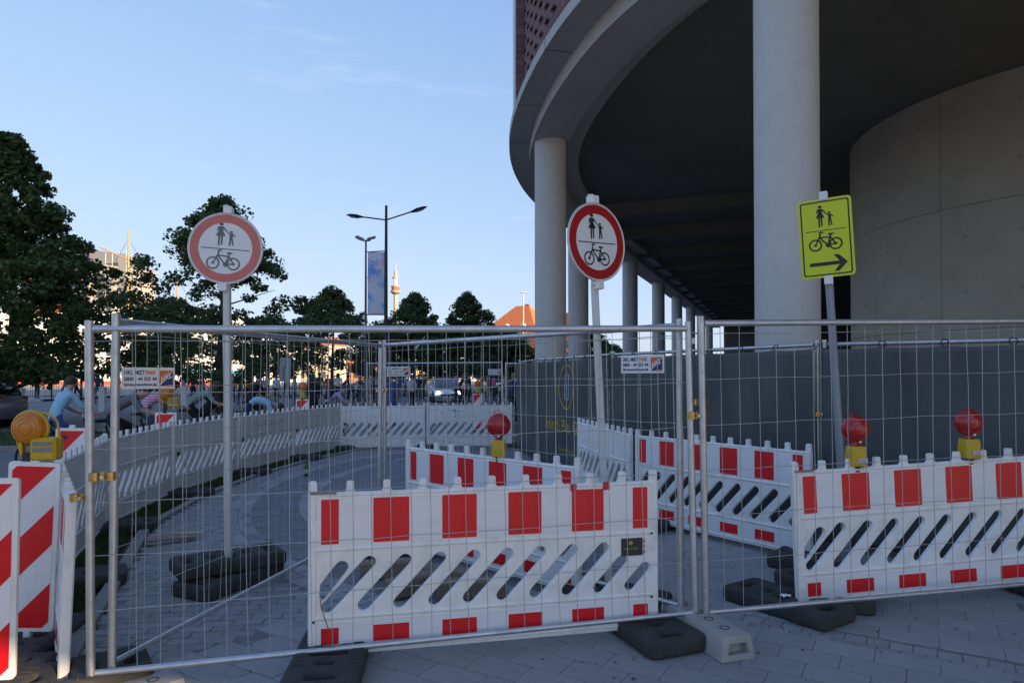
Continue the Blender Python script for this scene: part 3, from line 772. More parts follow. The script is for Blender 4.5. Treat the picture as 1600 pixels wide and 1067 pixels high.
foot('upper of two stacked rubber base plates under the faded round sign', -2.27, 5.50, R(38), .112, R(1))
foot('rubber base plate under the red and white round sign pole', .72, 5.0, R(-40))
foot('rubber base plate under the yellow diversion sign pole', 2.52, 5.42, R(20))
foot('rubber base plate under the left end of the aslant middle barrier', -.95, 6.4, R(46))
cl2 = ['rubber base plate at the foot of the leaning far left barrier', 'rubber base plate under the first joint of the curved barrier row', 'rubber base plate under the second joint of the curved barrier row', 'rubber base plate under the third joint of the curved barrier row', 'rubber base plate under the fourth joint of the curved barrier row', 'rubber base plate near the green bottle under the barrier row', 'rubber base plate at the bend by the end of the path', 'rubber base plate under the middle of the barriers across the path', 'rubber base plate under the right end of the barriers across the path']
for k, pnt in enumerate(CH):
    q = CH[min(k+1, 8)]; pr = CH[max(k-1, 0)]
    foot(cl2[k], pnt[0]+(.12 if 0 < k < 6 else 0), pnt[1], ang(pr, q)+R(90), -.02 if 0 < k < 7 else -.03)
# ---------------------------------------------------------------- concrete fence feet
def conc_foot(label, x, y, rz, z=0):
    t = thing('concrete_fence_foot', label, 'fence foot', (x, y, z), rz, 'concrete fence feet')
    b = bmesh.new(); bmesh.ops.create_cube(b, size=1)
    for v in b.verts:
        k = .80 if v.co.z > 0 else 1.0
        v.co = Vector((v.co.x*.72*(.96 if v.co.z > 0 else 1), v.co.y*.235*k, (v.co.z+.5)*.145))
    bmesh.ops.bevel(b, geom=b.edges[:], offset=.012, segments=2, affect='EDGES', profile=.6)
    # carrying pocket in each end
    for sx in (-1, 1):
        b.normal_update(); f = max([q for q in b.faces if q.normal.x*sx > .8], key=lambda q: q.calc_area())
        r = bmesh.ops.inset_individual(b, faces=[f], thickness=.042, depth=0)
        e2 = bmesh.ops.inset_individual(b, faces=[f], thickness=.004, depth=-.055)
    top = max(b.faces, key=lambda f: f.normal.z*f.calc_area())
    MB().bm(b).build('block', concrete, t, True)
    for xx in (-.22, -.06, .06, .22):
        MB().lathe([(.030, .1405), (.030, .1475), (.024, .1476), (.022, .11)], 16, Matrix.Translation((xx, 0, 0)), False).build('post_socket', M('socket_dark', (.05, .048, .045), .9), t, True)
    MB().cbox(-.33, -.26, -.05, .05, .1452, .1485, .001).build('cast_mark', M('cast_mark_c', (.2, .19, .18), .9), t)
conc_foot('concrete fence foot under the paired posts in the foreground', 1.20, 4.31, R(-72))
conc_foot('pale concrete fence foot under the left fence posts', -2.06, 3.50, R(48), -.115)
conc_foot('concrete fence foot under the middle corner post', -1.36, 7.15, R(60), -.1)
conc_foot('concrete fence foot under the tarpaulin fence joint behind the yellow sign', 3.0, 6.6, R(45), -.1)

# ================================================================ WARNING LAMPS
red_lens = M('red_lens', (.42, .006, .012), .22, var=.1, scale=30); amber = M('amber_lens', (.62, .19, .004), .28, var=.12, scale=25)
yel = M('yellow_plastic', (.56, .36, .008), .42, var=.08, dirt=.3, dirtcol=(.25, .17, .03), dscale=9)
for m in (red_lens, amber): m.node_tree.nodes['Principled BSDF'].inputs['Transmission Weight'].default_value = .12; m.node_tree.nodes['Principled BSDF'].inputs['Coat Weight'].default_value = .4
blue_t = M('blue_print', (.02, .05, .32), .5)
def lamp(name, label, loc, rz, lens, sticker=True, s=1.0, tilt=0.0, side_box=False, loop=True):
    t = thing(name, label, 'warning lamp', loc, rz, 'battery warning lamps'); t.rotation_euler = (0, tilt, rz); t.scale = (s, s, s)
    X = Matrix.Rotation(R(90), 4, 'X')
    m = Matrix.Translation((0, 0, .245)) @ X
    Rl = .098
    prof = [(.001, -.062), (.03, -.060), (.06, -.051), (.083, -.033), (Rl-.004, -.012), (Rl, -.008), (Rl, .008), (Rl-.004, .012), (.083, .033), (.06, .051), (.03, .060), (.001, .062)]
    le = MB().lathe(prof, 40, m).build('lens', lens, t, True)
    for sg in (-1, 1):                          # fresnel rings
        for r_, d_ in ((.085, .0325), (.062, .0505), (.036, .0595)):
            MB().tube([(r_*math.cos(k*.2618), sg*d_, .245 + r_*math.sin(k*.2618)) for k in range(25)], .0022, 5, False).build('lens_ring', lens, le)
    if side_box:
        MB().tube([(.098*math.cos(R(a)), 0, .245+.098*math.sin(R(a))) for a in range(-60, 245, 15)], .011, 8).build('bezel', yel, t, True)
        MB().cbox(.02, .165, -.05, .05, .055, .19, .012).build('battery_box', yel, t)
        MB().tube([(.155, 0, .06), (.165, 0, .19), (.150, 0, .285), (.11, 0, .325), (.06, 0, .338)], .007, 8).build('carry_handle', yel, t, True)
        for z in (.12, .155): MB().cbox(.04, .148, -.0535, -.05, z-.012, z+.012, .001).build('grey_sticker', M('grey_sticker', (.2, .21, .23), .5), t)
        MB().cbox(-.035, .015, -.03, .03, -.03, .10, .006).build('mount', M('black_plastic', (.02, .02, .02), .5), t)
        MB().add([(-.075, -.02, .19), (-.028, -.02, .03), (-.028, .02, .03), (-.075, .02, .19), (-.06, -.02, .16), (-.036, -.02, .16), (-.036, .02, .16), (-.06, .02, .16)], [(0, 1, 5, 4), (3, 7, 6, 2), (0, 3, 2, 1), (4, 5, 6, 7)]).build('bracket', yel, t)
    else:
        MB().lathe([(.03, .125), (.034, .135), (.027, .15), (.03, .165)], 20).build('neck', lens, t, True)
        MB().lathe([(.001, 0), (.013, .002), (.009, .014), (.001, .018)], 12, Matrix.Translation((.004, -.045, .158)) @ Matrix.Rotation(R(60), 4, 'X')).build('lock_screw', M('chrome', (.6, .6, .62), .25, .9), t, True)
        b = bmesh.new(); bmesh.ops.create_cube(b, size=1)
        for v in b.verts:
            k = .86 if v.co.z > 0 else 1
            v.co = Vector((v.co.x*.118*k, v.co.y*.11*k, v.co.z*.14+.06))
        bmesh.ops.bevel(b, geom=b.edges[:], offset=.012, segments=2, affect='EDGES', profile=.6)
        bx = MB().bm(b).build('battery_box', yel, t, True)
        MB().cbox(-.062, -.048, -.02, .02, .03, .10, .004).build('latch', yel, t)
        MB().cbox(-.02, .02, -.02, .02, -.06, .0, .004).build('mount', M('black_plastic', (.02, .02, .02), .5), t)
        if loop: MB().tube([(.028*math.cos(R(a)) - .01, 0, .343 + .024*math.sin(R(a))) for a in range(-30, 211, 20)], .0035, 6).build('hanging_loop', lens, t, True)
        if sticker:
            st = MB().cbox(-.012, .052, -.0595, -.0565, .022, .046, .0006).build('sticker', M('sticker_white', (.68, .69, .72), .5), t)
            me = text_mesh('KRAFT', .017, .0002, 'CENTER', .0004); MB().add([(.02+v.co.x*.95, -.0600-v.co.z, .028+v.co.y) for v in me.vertices], [tuple(p.vertices) for p in me.polygons]).build('lettering', blue_t, st)
    return t
def on_bar(t, x, z=.915, y=0): return t.matrix_world @ Vector((x, y, z))
bpy.context.view_layer.update()
rz_r = ang((1.975, 4.75), (4.075, 5.025))
lamp('warning_lamp', 'red warning lamp on yellow box, left one on the right barrier', on_bar(br, .488, .95), rz_r-R(4), red_lens)
lamp('warning_lamp', 'red warning lamp on yellow box, right one on the right barrier', on_bar(br, 1.37, .95), rz_r-R(6), red_lens, loop=False)
lamp('warning_lamp', 'red warning lamp on the aslant middle barrier behind the centre one', on_bar(bm1, 1.25, .945), ang((-.985, 6.45), (.50, 5.02))+R(40), red_lens, False)

# ---------------------------------------------------------------- red and white warning boards
def clip(poly, f):
    out = []
    for i in range(len(poly)):
        a, b = poly[i], poly[(i+1) % len(poly)]; fa_, fb = f(a), f(b)
        if fa_ >= 0: out.append(a)
        if fa_*fb < 0: t_ = fa_/(fa_-fb); out.append((a[0]+(b[0]-a[0])*t_, a[1]+(b[1]-a[1])*t_))
    return out
def board(label, x, y, rz, lean=0.0, roll=0.0, w=.29, h=1.03, z0=.10, plate_label=False):
    t = thing('warning_board', label, 'warning board', (x, y, z0), rz, 'red and white warning boards'); t.rotation_euler = (lean, roll, rz)
    me = curve_mesh([rr(-w/2, w/2, 0, h, .02, 3)], .014, .004, 1); mb_from(me, XZ).build('board', white_pl, t, True)
    MB().cbox(-.02, .02, -.018, .018, -.12, .02, .004).build('stem', white_pl, t); MB().cbox(-.025, .025, -.015, .015, h-.004, h+.03, .004).build('lamp_socket', white_pl, t)
    e = .026; fr = [(-w/2+e, e), (w/2-e, e), (w/2-e, h-e), (-w/2+e, h-e)]
    plate(unit_sheet, 'white_sheet', t, -w/2+e, w/2-e, e, h-e, -.0145, .003)
    for k in range(5):
        u0 = -.235 + .47*k; u = lambda q: (h - e - q[1]) + (q[0] - w/2 + e)*1.1
        pp_ = clip(clip(fr, lambda q: u(q) - u0), lambda q: u0 + .235 - u(q))
        if len(pp_) > 2: MB().prism(pp_, .0162, .0178, XZ).build('red_stripe', red, t)
    if plate_label: MB().cbox(-.095, -.035, -.0195, -.018, h-.11, h-.07, .0005).build('owner_plate', MATS['dark_label'], t)
    foot('rubber base plate under the ' + label.replace('red and white ', ''), x, y, rz+R(90), -.03)
    return t
board('red and white warning board cut by the left picture edge', -2.69, 3.50, R(12), R(2), R(1.5))
bB = board('red and white warning board with the big amber lamp at left', -2.94, 4.17, R(8), R(2), R(3))
bC = board('red and white warning board beside the cyclist in light blue', -4.36, 6.75, R(10), 0, R(1), plate_label=True)
board('small red and white warning board before the pink striped shirt', -4.86, 9.6, R(5), 0, 0)
board('distant red and white warning board with amber lamp behind the far bend', -4.55, 14.85, R(0), 0, 0)
board('farthest red and white warning board with amber lamp beside the white car', -.98, 19.5, R(0), 0, 0)
lamp('warning_lamp', 'large amber warning lamp in a yellow housing on the left board', at(47, 733, 4.16), R(6), amber, side_box=True, s=1.02)
lamp('warning_lamp', 'amber warning lamp in front of the pink striped shirt', (-4.86, 9.6, 1.15), R(20), amber, side_box=True)
lamp('warning_lamp', 'distant amber warning lamp on the board at the far bend', (-4.55, 14.85, 1.16), R(0), amber, False)
lamp('warning_lamp', 'farthest amber warning lamp beside the white car', (-.98, 19.5, 1.16), R(0), amber, False)

# ================================================================ TRAFFIC SIGNS ON POLES
pole_m = M('white_painted_pole', (.62, .62, .60), .5, var=.06, dirt=.3, dirtcol=(.36, .33, .28), dscale=6)
def circ(cx, cy, r, n=24, a0=0, a1=360): return arc(cx, cy, r, a0, a1, n)
def ped_polys():
    """woman and child, drawn in a box about 1 wide, y 0..1"""
    woman = [circ(-.13, .93, .062, 14)[:-1],
             [(-.165,.845),(-.09,.845),(-.055,.815),(.05,.63),(.02,.61),(-.07,.745),(-.075,.64),(-.005,.43),(-.07,.425),(-.08,.04),(-.12,.04),(-.125,.42),(-.145,.42),(-.155,.0),(-.195,.0),(-.2,.425),(-.27,.43),(-.19,.64),(-.195,.74),(-.215,.63),(-.25,.635),(-.22,.81)]]
    child = [circ(.145, .625, .045, 12)[:-1],
             [(.05,.625),(.105,.565),(.185,.565),(.27,.44),(.245,.42),(.195,.48),(.19,.37),(.225,.05),(.185,.04),(.155,.31),(.135,.02),(.095,.02),(.105,.37),(.105,.50),(.035,.585)]]
    return woman + child
BIKE = [circ(-.62, 0, .36, 22), circ(.62, 0, .36, 22), [(-.62, 0), (-.30, .62), (-.34, .78), (-.24, .84), (-.14, .80)], [(-.34, .50), (.28, .46)], [(-.33, .46), (.12, -.04)], [(.12, -.06), (.36, .66)], [(.12, -.06), (.62, 0)], [(.62, 0), (.30, .48)], [(.22, .66), (.50, .68)], [(.10, .06), (.16, -.2)]]
def pictos(t, y, s, cx, zp, zb, mat, lw=.011, pw=.95, bk=.42):
    S = lambda q: (cx+q[0], q[1])
    mb = MB()
    for p in ped_polys(): mb.prism([(cx + (a+.02)*s*pw, zp + b*s*.62) for a, b in p], y, y+.0012, XZ)
    mb.build('pedestrian_pictogram', mat, t)
    k = s*bk
    strokes([[(cx + a*k, zb + b*k) for a, b in p] for p in BIKE], lw, -(y+.0011), 'bicycle_pictogram', mat, t)
    mb = MB()
    for (a, b, r_) in ((-.62, 0, .09), (.62, 0, .09), (.12, -.06, .13)): mb.prism([(cx+a*k + p[0], zb+b*k + p[1]) for p in circ(0, 0, r_*k, 10)[:-1]], y, y+.0013, XZ)
    mb.prism([(cx+.2*k, zb+.64*k), (cx+.54*k, zb+.70*k), (cx+.2*k, zb+.74*k)], y, y+.0013, XZ)
    mb.build('bicycle_hubs', mat, t)
def sign_pole(t, ztop, zlow, w=.052, z_base=0.0):
    MB().cbox(-w/2, w/2, -w/2, w/2, z_base, zlow, .006).build('pole', pole_m, t)
    MB().cbox(-w/2+.004, w/2-.004, -w/2+.004, w/2-.004, zlow-.02, ztop, .005).build('upper_pole', pole_m, t)
def round_sign(label, base, lean_x, yaw, inroll, zc, ring_mat, ink_mat, white, Rs=.30):
    t = thing('round_sign', label, 'traffic sign', base, 0); t.rotation_euler = (0, lean_x, 0)
    sign_pole(t, zc+Rs+.075, zc-Rs-.0)
    s = empty('sign_face', (0, 0, zc), 0, t); s.rotation_euler = (0, inroll, yaw)
    s.matrix_local = Matrix.Translation((0, 0, zc)) @ Matrix.Rotation(yaw, 4, 'Z') @ Matrix.Rotation(inroll, 4, 'Y') @ Matrix.Translation((0, -.045, 0))
    n = 72
    MB().prism(arc(0, 0, Rs, 0, 360, n)[:-1], -.003, .003, XZ).build('plate', white, s)
    MB().tube([(Rs*math.cos(a), 0, Rs*math.sin(a)) for a in [6.2832*k/72 for k in range(73)]], .006, 6, False).build('rim', M('sign_rim', (.58, .59, .60), .4, .3), s, True)
    rg = MB(); o_ = arc(0, 0, Rs-.012, 0, 360, n); i_ = arc(0, 0, Rs*.725, 0, 360, n)
    rg.add([(x, -.0042, z) for x, z in o_] + [(x, -.0042, z) for x, z in i_], [(k, k+n+1, k+n+2, k+1) for k in range(n)]).build('red_ring', ring_mat, s)
    pictos(s, .0034, .30, -.01, .018, -.122, ink_mat)
    MB().prism([(-.185, -.002), (.185, -.002), (.185, -.009), (-.185, -.009)], .0034, .0046, XZ).build('divider_line', ink_mat, s)
    for z in (Rs+.025, -Rs-.03):
        MB().cbox(-.033, .033, -.02, .055, z-.03, z+.03, .005).build('clip', white_pl, s)
    for z in (-Rs-.03,): MB().tube([(-.05, .02, z), (.05, .02, z)], .007, 8).build('clip_bolt', steel, s)
    return t
red_sign = M('red_sign_print', (.40, .008, .014), .4, var=.05)
round_sign('faded round no-entry sign for walkers and cyclists on the left pole', (-2.275, 5.50, .13), R(-.6), R(9), R(4), 2.535, red_faded, grey_print, sign_white, .283)
round_sign('deep red and white round sign for walkers and cyclists on the leaning middle pole', (.71, 5.02, .06), R(-2.6), R(37), R(-1.0), 2.565, red_sign, black_print, sign_white, .285)
t = thing('diversion_sign', 'yellow diversion sign with arrow to the right on a leaning grey pole', 'traffic sign', (2.60, 5.30, .06), 0); t.rotation_euler = (0, R(-3.3), 0)
MB().tube([(0, 0, 0), (0, 0, 3.0)], .030, 16).build('pole', M('grey_pole', (.26, .29, .33), .5, .3, var=.1), t, True)
zc = 2.655; W2, H2 = .190, .305
s = empty('sign_face', (0, 0, 0), 0, t); s.matrix_local = Matrix.Translation((0, 0, zc)) @ Matrix.Rotation(R(-28), 4, 'Z') @ Matrix.Translation((0, -.05, 0))
me = curve_mesh([rr(-W2, W2, -H2, H2, .03, 4)], .0015); mb_from(me, XZ).build('plate', yellow_sign, s)
me = curve_mesh([rr(-W2+.018, W2-.018, -H2+.018, H2-.018, .018, 4), rr(-W2+.028, W2-.028, -H2+.028, H2-.028, .012, 4)[::-1]], .0006); mb_from(me, Matrix.Translation((0, -.0024, 0)) @ XZ).build('border', black_print, s)
pictos(s, .0022, .275, -.005, .085, -.050, black_print, .011, .85, .42)
MB().prism([(-.14, .062), (.14, .062), (.14, .057), (-.14, .057)], .0022, .0034, XZ).build('divider_line', black_print, s)
MB().prism([(-.125, -.185), (.085, -.185), (.045, -.135), (.08, -.135), (.14, -.198), (.08, -.262), (.045, -.262), (.085, -.212), (-.125, -.212)], .0022, .0034, XZ).build('arrow', black_print, s)
for z in (H2+.02, -H2-.02): MB().cbox(-.032, .03, -.012, .06, z-.035, z+.035, .006).build('clip', M('white_clip', (.7, .74, .78), .4) if z > 0 else white_pl, s)
# ================================================================ TREES
bark = M('bark', (.075, .060, .045), .9, var=.25, scale=6, bump=.8, bscale=25)
leaf_a = MT('linden_leaf', (.075, .115, .036), .3, rough=.55, isl=.5, spec=.3)
leaf_b = MT('far_tree_leaf', (.075, .112, .040), .3, rough=.6, isl=.45, spec=.3)
def tree(label, x, y, h, r, seed, z_low=2.2, leaf=.13, nclump=150, per=75, mat=None, r_trunk=.16, shape=0, limbs=9, cat='tree', group='street trees', cl=.55):
    g = np.random.default_rng(seed); t = thing('street_tree', label, cat, (x, y, -.03), 0, group)
    top = h*.86
    tp = [(0, 0, 0), (.03, .02, .4), (g.normal(0, .05), g.normal(0, .05), h*.25), (g.normal(0, .12), g.normal(0, .12), h*.5), (g.normal(0, .15), g.normal(0, .15), top)]
    MB().tube(tp, [r_trunk*1.35, r_trunk, r_trunk*.85, r_trunk*.5, .02], 10).build('trunk', bark, t, True)
    def prof(f):                     # crown radius against relative height
        if shape == 0: return r*min(1, .62+1.5*f)*(1-f)**.62*1.18
        if shape == 1: return r*math.sqrt(max(0, 1-(2*f-.85)**2/1.35))
        if shape == 4: return r*(.9+.1*min(1, f*8)) if f < .37 else r*.74*(1-f)/.63 + .1
        if shape == 5: return r*min(1, .75+.9*f)*min(1, (1-f)*1.75)**.9
        if shape == 3: return r*(min(1, .8+.7*f) if f < .3 else 1)*(1-f)**.85*1.12 + .25*(1-f)
        return r*(1-.25*f)*math.sqrt(max(0, 1-f**3))
    cents = []
    for k in range(nclump):
        f = g.random()**(1.25 if shape == 4 else .9); rad = prof(f)*math.sqrt(g.uniform(.12, 1.05)); a = g.uniform(0, 2*math.pi)
        rad *= 1 + (.12 if g.random() < .85 else .34)*g.random() + .24*math.sin(3*a + seed + f*7) + .16*math.sin(7*a - f*13)
        cents.append((rad*math.cos(a), rad*math.sin(a), z_low + f*(h-z_low)))
    for k in range(limbs):
        f = .05 + .8*k/limbs; z0 = max(z_low*.8, z_low + f*(h-z_low) - .9); a = k*2.4 + g.uniform(-.3, .3); rr_ = prof(min(f+.08, .98))*.85
        p = [(0, 0, z0), (rr_*.45*math.cos(a), rr_*.45*math.sin(a), z0+.45), (rr_*math.cos(a+.15), rr_*math.sin(a+.15), z0+1.0)]
        MB().tube(p, [r_trunk*.42*(1-f*.6), r_trunk*.25*(1-f*.6), .012], 6).build('limb', bark, t, True)
    N = nclump*per
    ci = g.integers(0, nclump, N); cc = np.array(cents)[ci]
    sz = g.uniform(.6, 1.25, nclump)[ci]*cl*(1 - (.45 if shape == 4 else .1)*np.clip((cc[:, 2]-z_low)/(h-z_low), 0, 1))
    d = g.normal(size=(N, 3)); d /= np.linalg.norm(d, axis=1)[:, None]
    pos = cc + d*(g.random(N)**.45*sz)[:, None]*np.array([1, 1, .62])
    nrm = g.normal(size=(N, 3)) + d*.5 + np.array([0, 0, .7]); nrm /= np.linalg.norm(nrm, axis=1)[:, None]
    ref = g.normal(size=(N, 3)); u = np.cross(nrm, ref); u /= np.linalg.norm(u, axis=1)[:, None]; w = np.cross(nrm, u)
    L = (leaf*g.uniform(.6, 1.3, N))[:, None]
    v0 = pos - u*L*.5; v1 = pos + w*L*.38 + nrm*L*.08; v2 = pos + u*L*.5; v3 = pos - w*L*.38 + nrm*L*.08
    V = np.stack([v0, v1, v2, v3], 1).reshape(-1, 3)
    me = bpy.data.meshes.new('crown'); me.vertices.add(4*N); me.vertices.foreach_set('co', V.ravel())
    me.loops.add(4*N); me.loops.foreach_set('vertex_index', np.arange(4*N)); me.polygons.add(N); me.polygons.foreach_set('loop_start', np.arange(N)*4)
    me.update(calc_edges=True); me.materials.append(mat or leaf_a)
    link('crown', me, None, t)
    return t
tree('large dark tree at the left picture edge above the parked silver car', -16.9, 23.0, 9.7, 3.9, 11, 1.5, .17, 420, 120, r_trunk=.17, limbs=16, cl=.62, shape=4)
tree('dark tree directly behind the faded round sign', -13.3, 31.0, 9.7, 4.0, 12, 1.5, .18, 185, 110, r_trunk=.18, shape=5, limbs=14, cl=.60)
tree('dark tree left of the pole with the banner', -14.8, 56.0, 8.9, 4.6, 13, 1.9, .22, 190, 100, leaf_b, shape=3, cl=.64)
tree('dark tree right of the pole with the banner, in front of the striped tower', -8.6, 60.0, 8.8, 3.9, 14, 1.9, .22, 185, 100, leaf_b, shape=3, cl=.64)
tree('dark tree between the tower and the red roofed house', -4.0, 61.0, 8.9, 3.8, 15, 1.9, .22, 185, 100, leaf_b, shape=3, cl=.64)
tree('low bushy tree between the faded sign tree and the banner pole tree', -21.5, 60.0, 6.6, 2.8, 16, 1.6, .24, 122, 100, leaf_b, shape=1, cl=.7)
tree('low dark tree in front of the red roofed house', -.6, 66.0, 5.8, 2.6, 17, 1.3, .24, 129, 100, leaf_b, shape=1, cl=.7)
tree('dark tree behind the gap between the first two far columns', 9.4, 84.0, 7.0, 2.8, 18, 1.5, .26, 108, 100, leaf_b, shape=1, cl=.8)
tree('small tree seen low beside the white sign pole between the columns', 13.0, 92.0, 5.6, 2.4, 19, 1.2, .26, 86, 100, leaf_b, shape=1, cl=.8)
tree('dark tree filling the low gap under the left rail between two trees', -11.6, 64.0, 6.4, 3.0, 20, 1.4, .24, 129, 100, leaf_b, shape=1, cl=.8)
tree('dark tree on the quay behind the left big tree', -26.0, 52.0, 7.4, 2.8, 21, 2.2, .22, 122, 100, leaf_b, shape=1, cl=.7)
tree('low dark tree between the banner pole and the white car', -6.5, 70.0, 6.6, 3.4, 22, 1.2, .26, 129, 100, leaf_b, shape=1, cl=.8)
tree('low dark tree behind the white car towards the house', -2.4, 74.0, 6.4, 3.2, 23, 1.2, .26, 122, 100, leaf_b, shape=1, cl=.8)
# ================================================================ STREET FURNITURE
lamp_paint = M('dark_grey_paint', (.035, .04, .055), .45, .3)
glassy = M('lamp_glass', (.5, .5, .48), .2)
LX, LY = -5.49, 29.7
t = thing('street_lamp', 'dark double arm street lamp with the banner hanging from its pole', 'street lamp', (LX, LY, 0))
MB().tube([(0, 0, -.03), (0, 0, 5.5), (0, 0, 9.05)], [.095, .075, .055], 14).build('pole', lamp_paint, t, True)
for sx, ln, up in ((-1, 1.72, .22), (1, 1.78, .58)):
    z0 = 8.42
    MB().tube([(0, 0, z0), (sx*ln*.62, 0, z0+up*.62)], .032, 8).build('arm', lamp_paint, t, True)
    a = math.atan2(up, ln)*sx
    hd = MB(); rings = []
    for k, (f, wd, th) in enumerate(((.58, .03, .03), (.64, .09, .05), (.74, .16, .085), (.9, .15, .07), (1.0, .05, .02))):
        c = Vector((sx*ln*f, 0, z0+up*f)); rings.append([c + Vector((0, wd*math.cos(q), th*math.sin(q))) for q in [6.2832*j/12 for j in range(12)]])
    hd.loft(rings if sx > 0 else rings[::-1]).build('lamp_head', lamp_paint, t, True)
    c = Vector((sx*ln*.82, 0, z0+up*.82-.07)); MB().cbox(-.16, .16, -.09, .09, -.012, .012, .005, Matrix.Translation(c) @ Matrix.Rotation(-a, 4, 'Y')).build('glass', glassy, t)
MB().tube([(0, 0, 7.08), (-.84, 0, 7.02)], .018, 8).build('banner_arm', lamp_paint, t, True); MB().tube([(0, 0, 4.28), (-.84, 0, 4.28)], .018, 8).build('banner_arm', lamp_paint, t, True)
# banner
bt = thing('hanging_banner', 'pale blue printed banner hanging from the street lamp pole, seen from behind', 'banner', (LX, LY, 0))
bm_ = bpy.data.materials.new('banner_print'); bm_.use_nodes = True; n_ = bm_.node_tree; b_ = n_.nodes['Principled BSDF']; b_.inputs['Roughness'].default_value = .7
tcn = n_.nodes.new('ShaderNodeTexCoord'); nn = n_.nodes.new('ShaderNodeTexNoise'); nn.inputs['Scale'].default_value = 1.1; nn.inputs['Detail'].default_value = 1.5
rp = n_.nodes.new('ShaderNodeValToRGB'); rp.color_ramp.elements[0].position = .42; rp.color_ramp.elements[0].color = (.36, .60, .92, 1); rp.color_ramp.elements[1].position = .52; rp.color_ramp.elements[1].color = (.86, .87, .92, 1)
n_.links.new(tcn.outputs['Object'], nn.inputs['Vector']); n_.links.new(nn.outputs['Fac'], rp.inputs['Fac']); n_.links.new(rp.outputs['Color'], b_.inputs['Base Color'])
tr_ = n_.nodes.new('ShaderNodeBsdfTranslucent'); ms_ = n_.nodes.new('ShaderNodeMixShader'); ms_.inputs[0].default_value = .5
n_.links.new(rp.outputs['Color'], tr_.inputs['Color']); n_.links.new(b_.outputs[0], ms_.inputs[1]); n_.links.new(tr_.outputs[0], ms_.inputs[2]); n_.links.new(ms_.outputs[0], n_.nodes['Material Output'].inputs['Surface'])
def bfn(u, v): return (-.06 - .74*u, .02*math.sin(v*9)*u + .015*math.sin(u*6+v*3), 4.29 + v*2.74)
o = MB().grid(bfn, 14, 30).build('cloth', bm_, bt, True); so = o.modifiers.new('thickness', 'SOLIDIFY'); so.thickness = .003
indigo = M('indigo_print', (.36, .44, .86), .6); pink = M('pink_print', (.90, .50, .70), .6)
def mirrored(txt, x, z, size, mat):
    me = text_mesh(txt, size, .0005, 'LEFT', .004); MB().add([(x - v.co.x, -.05 - v.co.z, z + v.co.y) for v in me.vertices], [tuple(p.vertices)[::-1] for p in me.polygons]).build('lettering', mat, bt)
mirrored('k', -.09, 6.42, .52, pink); mirrored('iel', -.33, 6.42, .50, indigo); mirrored('wo', -.17, 6.08, .44, indigo); mirrored('19', -.42, 5.72, .40, pink)
# floodlight mast
t = thing('floodlight_mast', 'slim grey mast with two floodlights left of the banner', 'light mast', (-9.44, 44.0, 0))
MB().tube([(0, 0, -.03), (0, 0, 10.4)], [.10, .06], 10).build('mast', M('grey_mast', (.12, .125, .14), .5, .4), t, True)
MB().tube([(-.55, 0, 10.45), (.0, 0, 10.3), (.3, 0, 10.35)], .035, 8).build('cross_arm', MATS['grey_mast'], t, True)
for x, a in ((-.4, 25), (.35, -15)):
    MB().cbox(-.28, .28, -.16, .16, -.07, .07, .03, Matrix.Translation((x, 0, 10.5)) @ Matrix.Rotation(R(a), 4, 'Y') @ Matrix.Rotation(R(25), 4, 'X')).build('floodlight', M('flood_case', (.2, .2, .2), .5), t)
t = thing('light_mast', 'thin pale light mast in front of the red roofed house', 'light mast', (1.75, 105.0, 0))
MB().tube([(0, 0, 0), (0, 0, 14.3)], [.14, .08], 8).build('mast', M('pale_mast', (.5, .48, .44), .5), t, True)
MB().cbox(-.5, .5, -.2, .2, 14.3, 14.5, .05).build('lamp_head', MATS['pale_mast'], t)
# marker posts
for label, px, Y in (('white marker post beside the silver car', 33, 28.0), ('white marker post behind the grey shirted cyclist', 161, 31.0), ('white marker post behind the cyclist in the pale green top', 288, 36.0)):
    x = (px-800)/FPX*Y
    t = thing('marker_post', label, 'post', (x, Y, -.03), 0, 'white marker posts')
    MB().cbox(-.15, .15, -.09, .09, 0, 1.12, .03).build('shaft', white_pl, t); MB().cbox(-.16, .16, -.10, .10, 1.1205, 1.16, .012).build('cap', white_pl, t)
# quay railing of upright bars
rail_m = M('dark_railing', (.035, .03, .032), .5, .4)
t = thing('bar_railing', 'tall dark bar railing along the quay behind the crowd', 'railing', (-47, 46.0, .09))
LRAIL = 42.0
for z in (2.35, .15): MB().box(0, LRAIL, -.02, .02, z-.025, z+.025).build('rail', rail_m, t)
for k in range(22): MB().cbox(k*2-.04, k*2+.04, -.04, .04, 0, 2.42, .006).build('post', rail_m, t)
bars = MB()
for k in range(int(LRAIL/.16)):
    if k % 12: bars.box(k*.16-.008, k*.16+.008, -.008, .008, .17, 2.33)
o = bars.build('bars', rail_m, t); o['kind'] = 'stuff'
# plan board on posts
t = thing('route_board', 'grey board with a winding route line standing behind the barriers', 'sign', (-9.28, 27.8, -.03)); t.rotation_euler = (0, R(1.5), R(-6))
MB().cbox(-.24, .24, -.01, .01, 1.42, 2.40, .004).build('panel', M('board_grey', (.34, .36, .38), .5, var=.05), t)
for x in (-.12, .1): MB().tube([(x, .03, 0), (x, .03, 2.2)], .018, 8).build('post', steel, t)
strokes([[(.04, 2.25), (.05, 2.12), (-.03, 1.98), (-.08, 1.83), (-.03, 1.70), (-.05, 1.5)]], .035, -.0125, 'route_line', black_print, t); MB().prism(arc(.04, 2.26, .035, 0, 360, 12)[:-1], .0115, .013, XZ).build('route_dot', black_print, t)

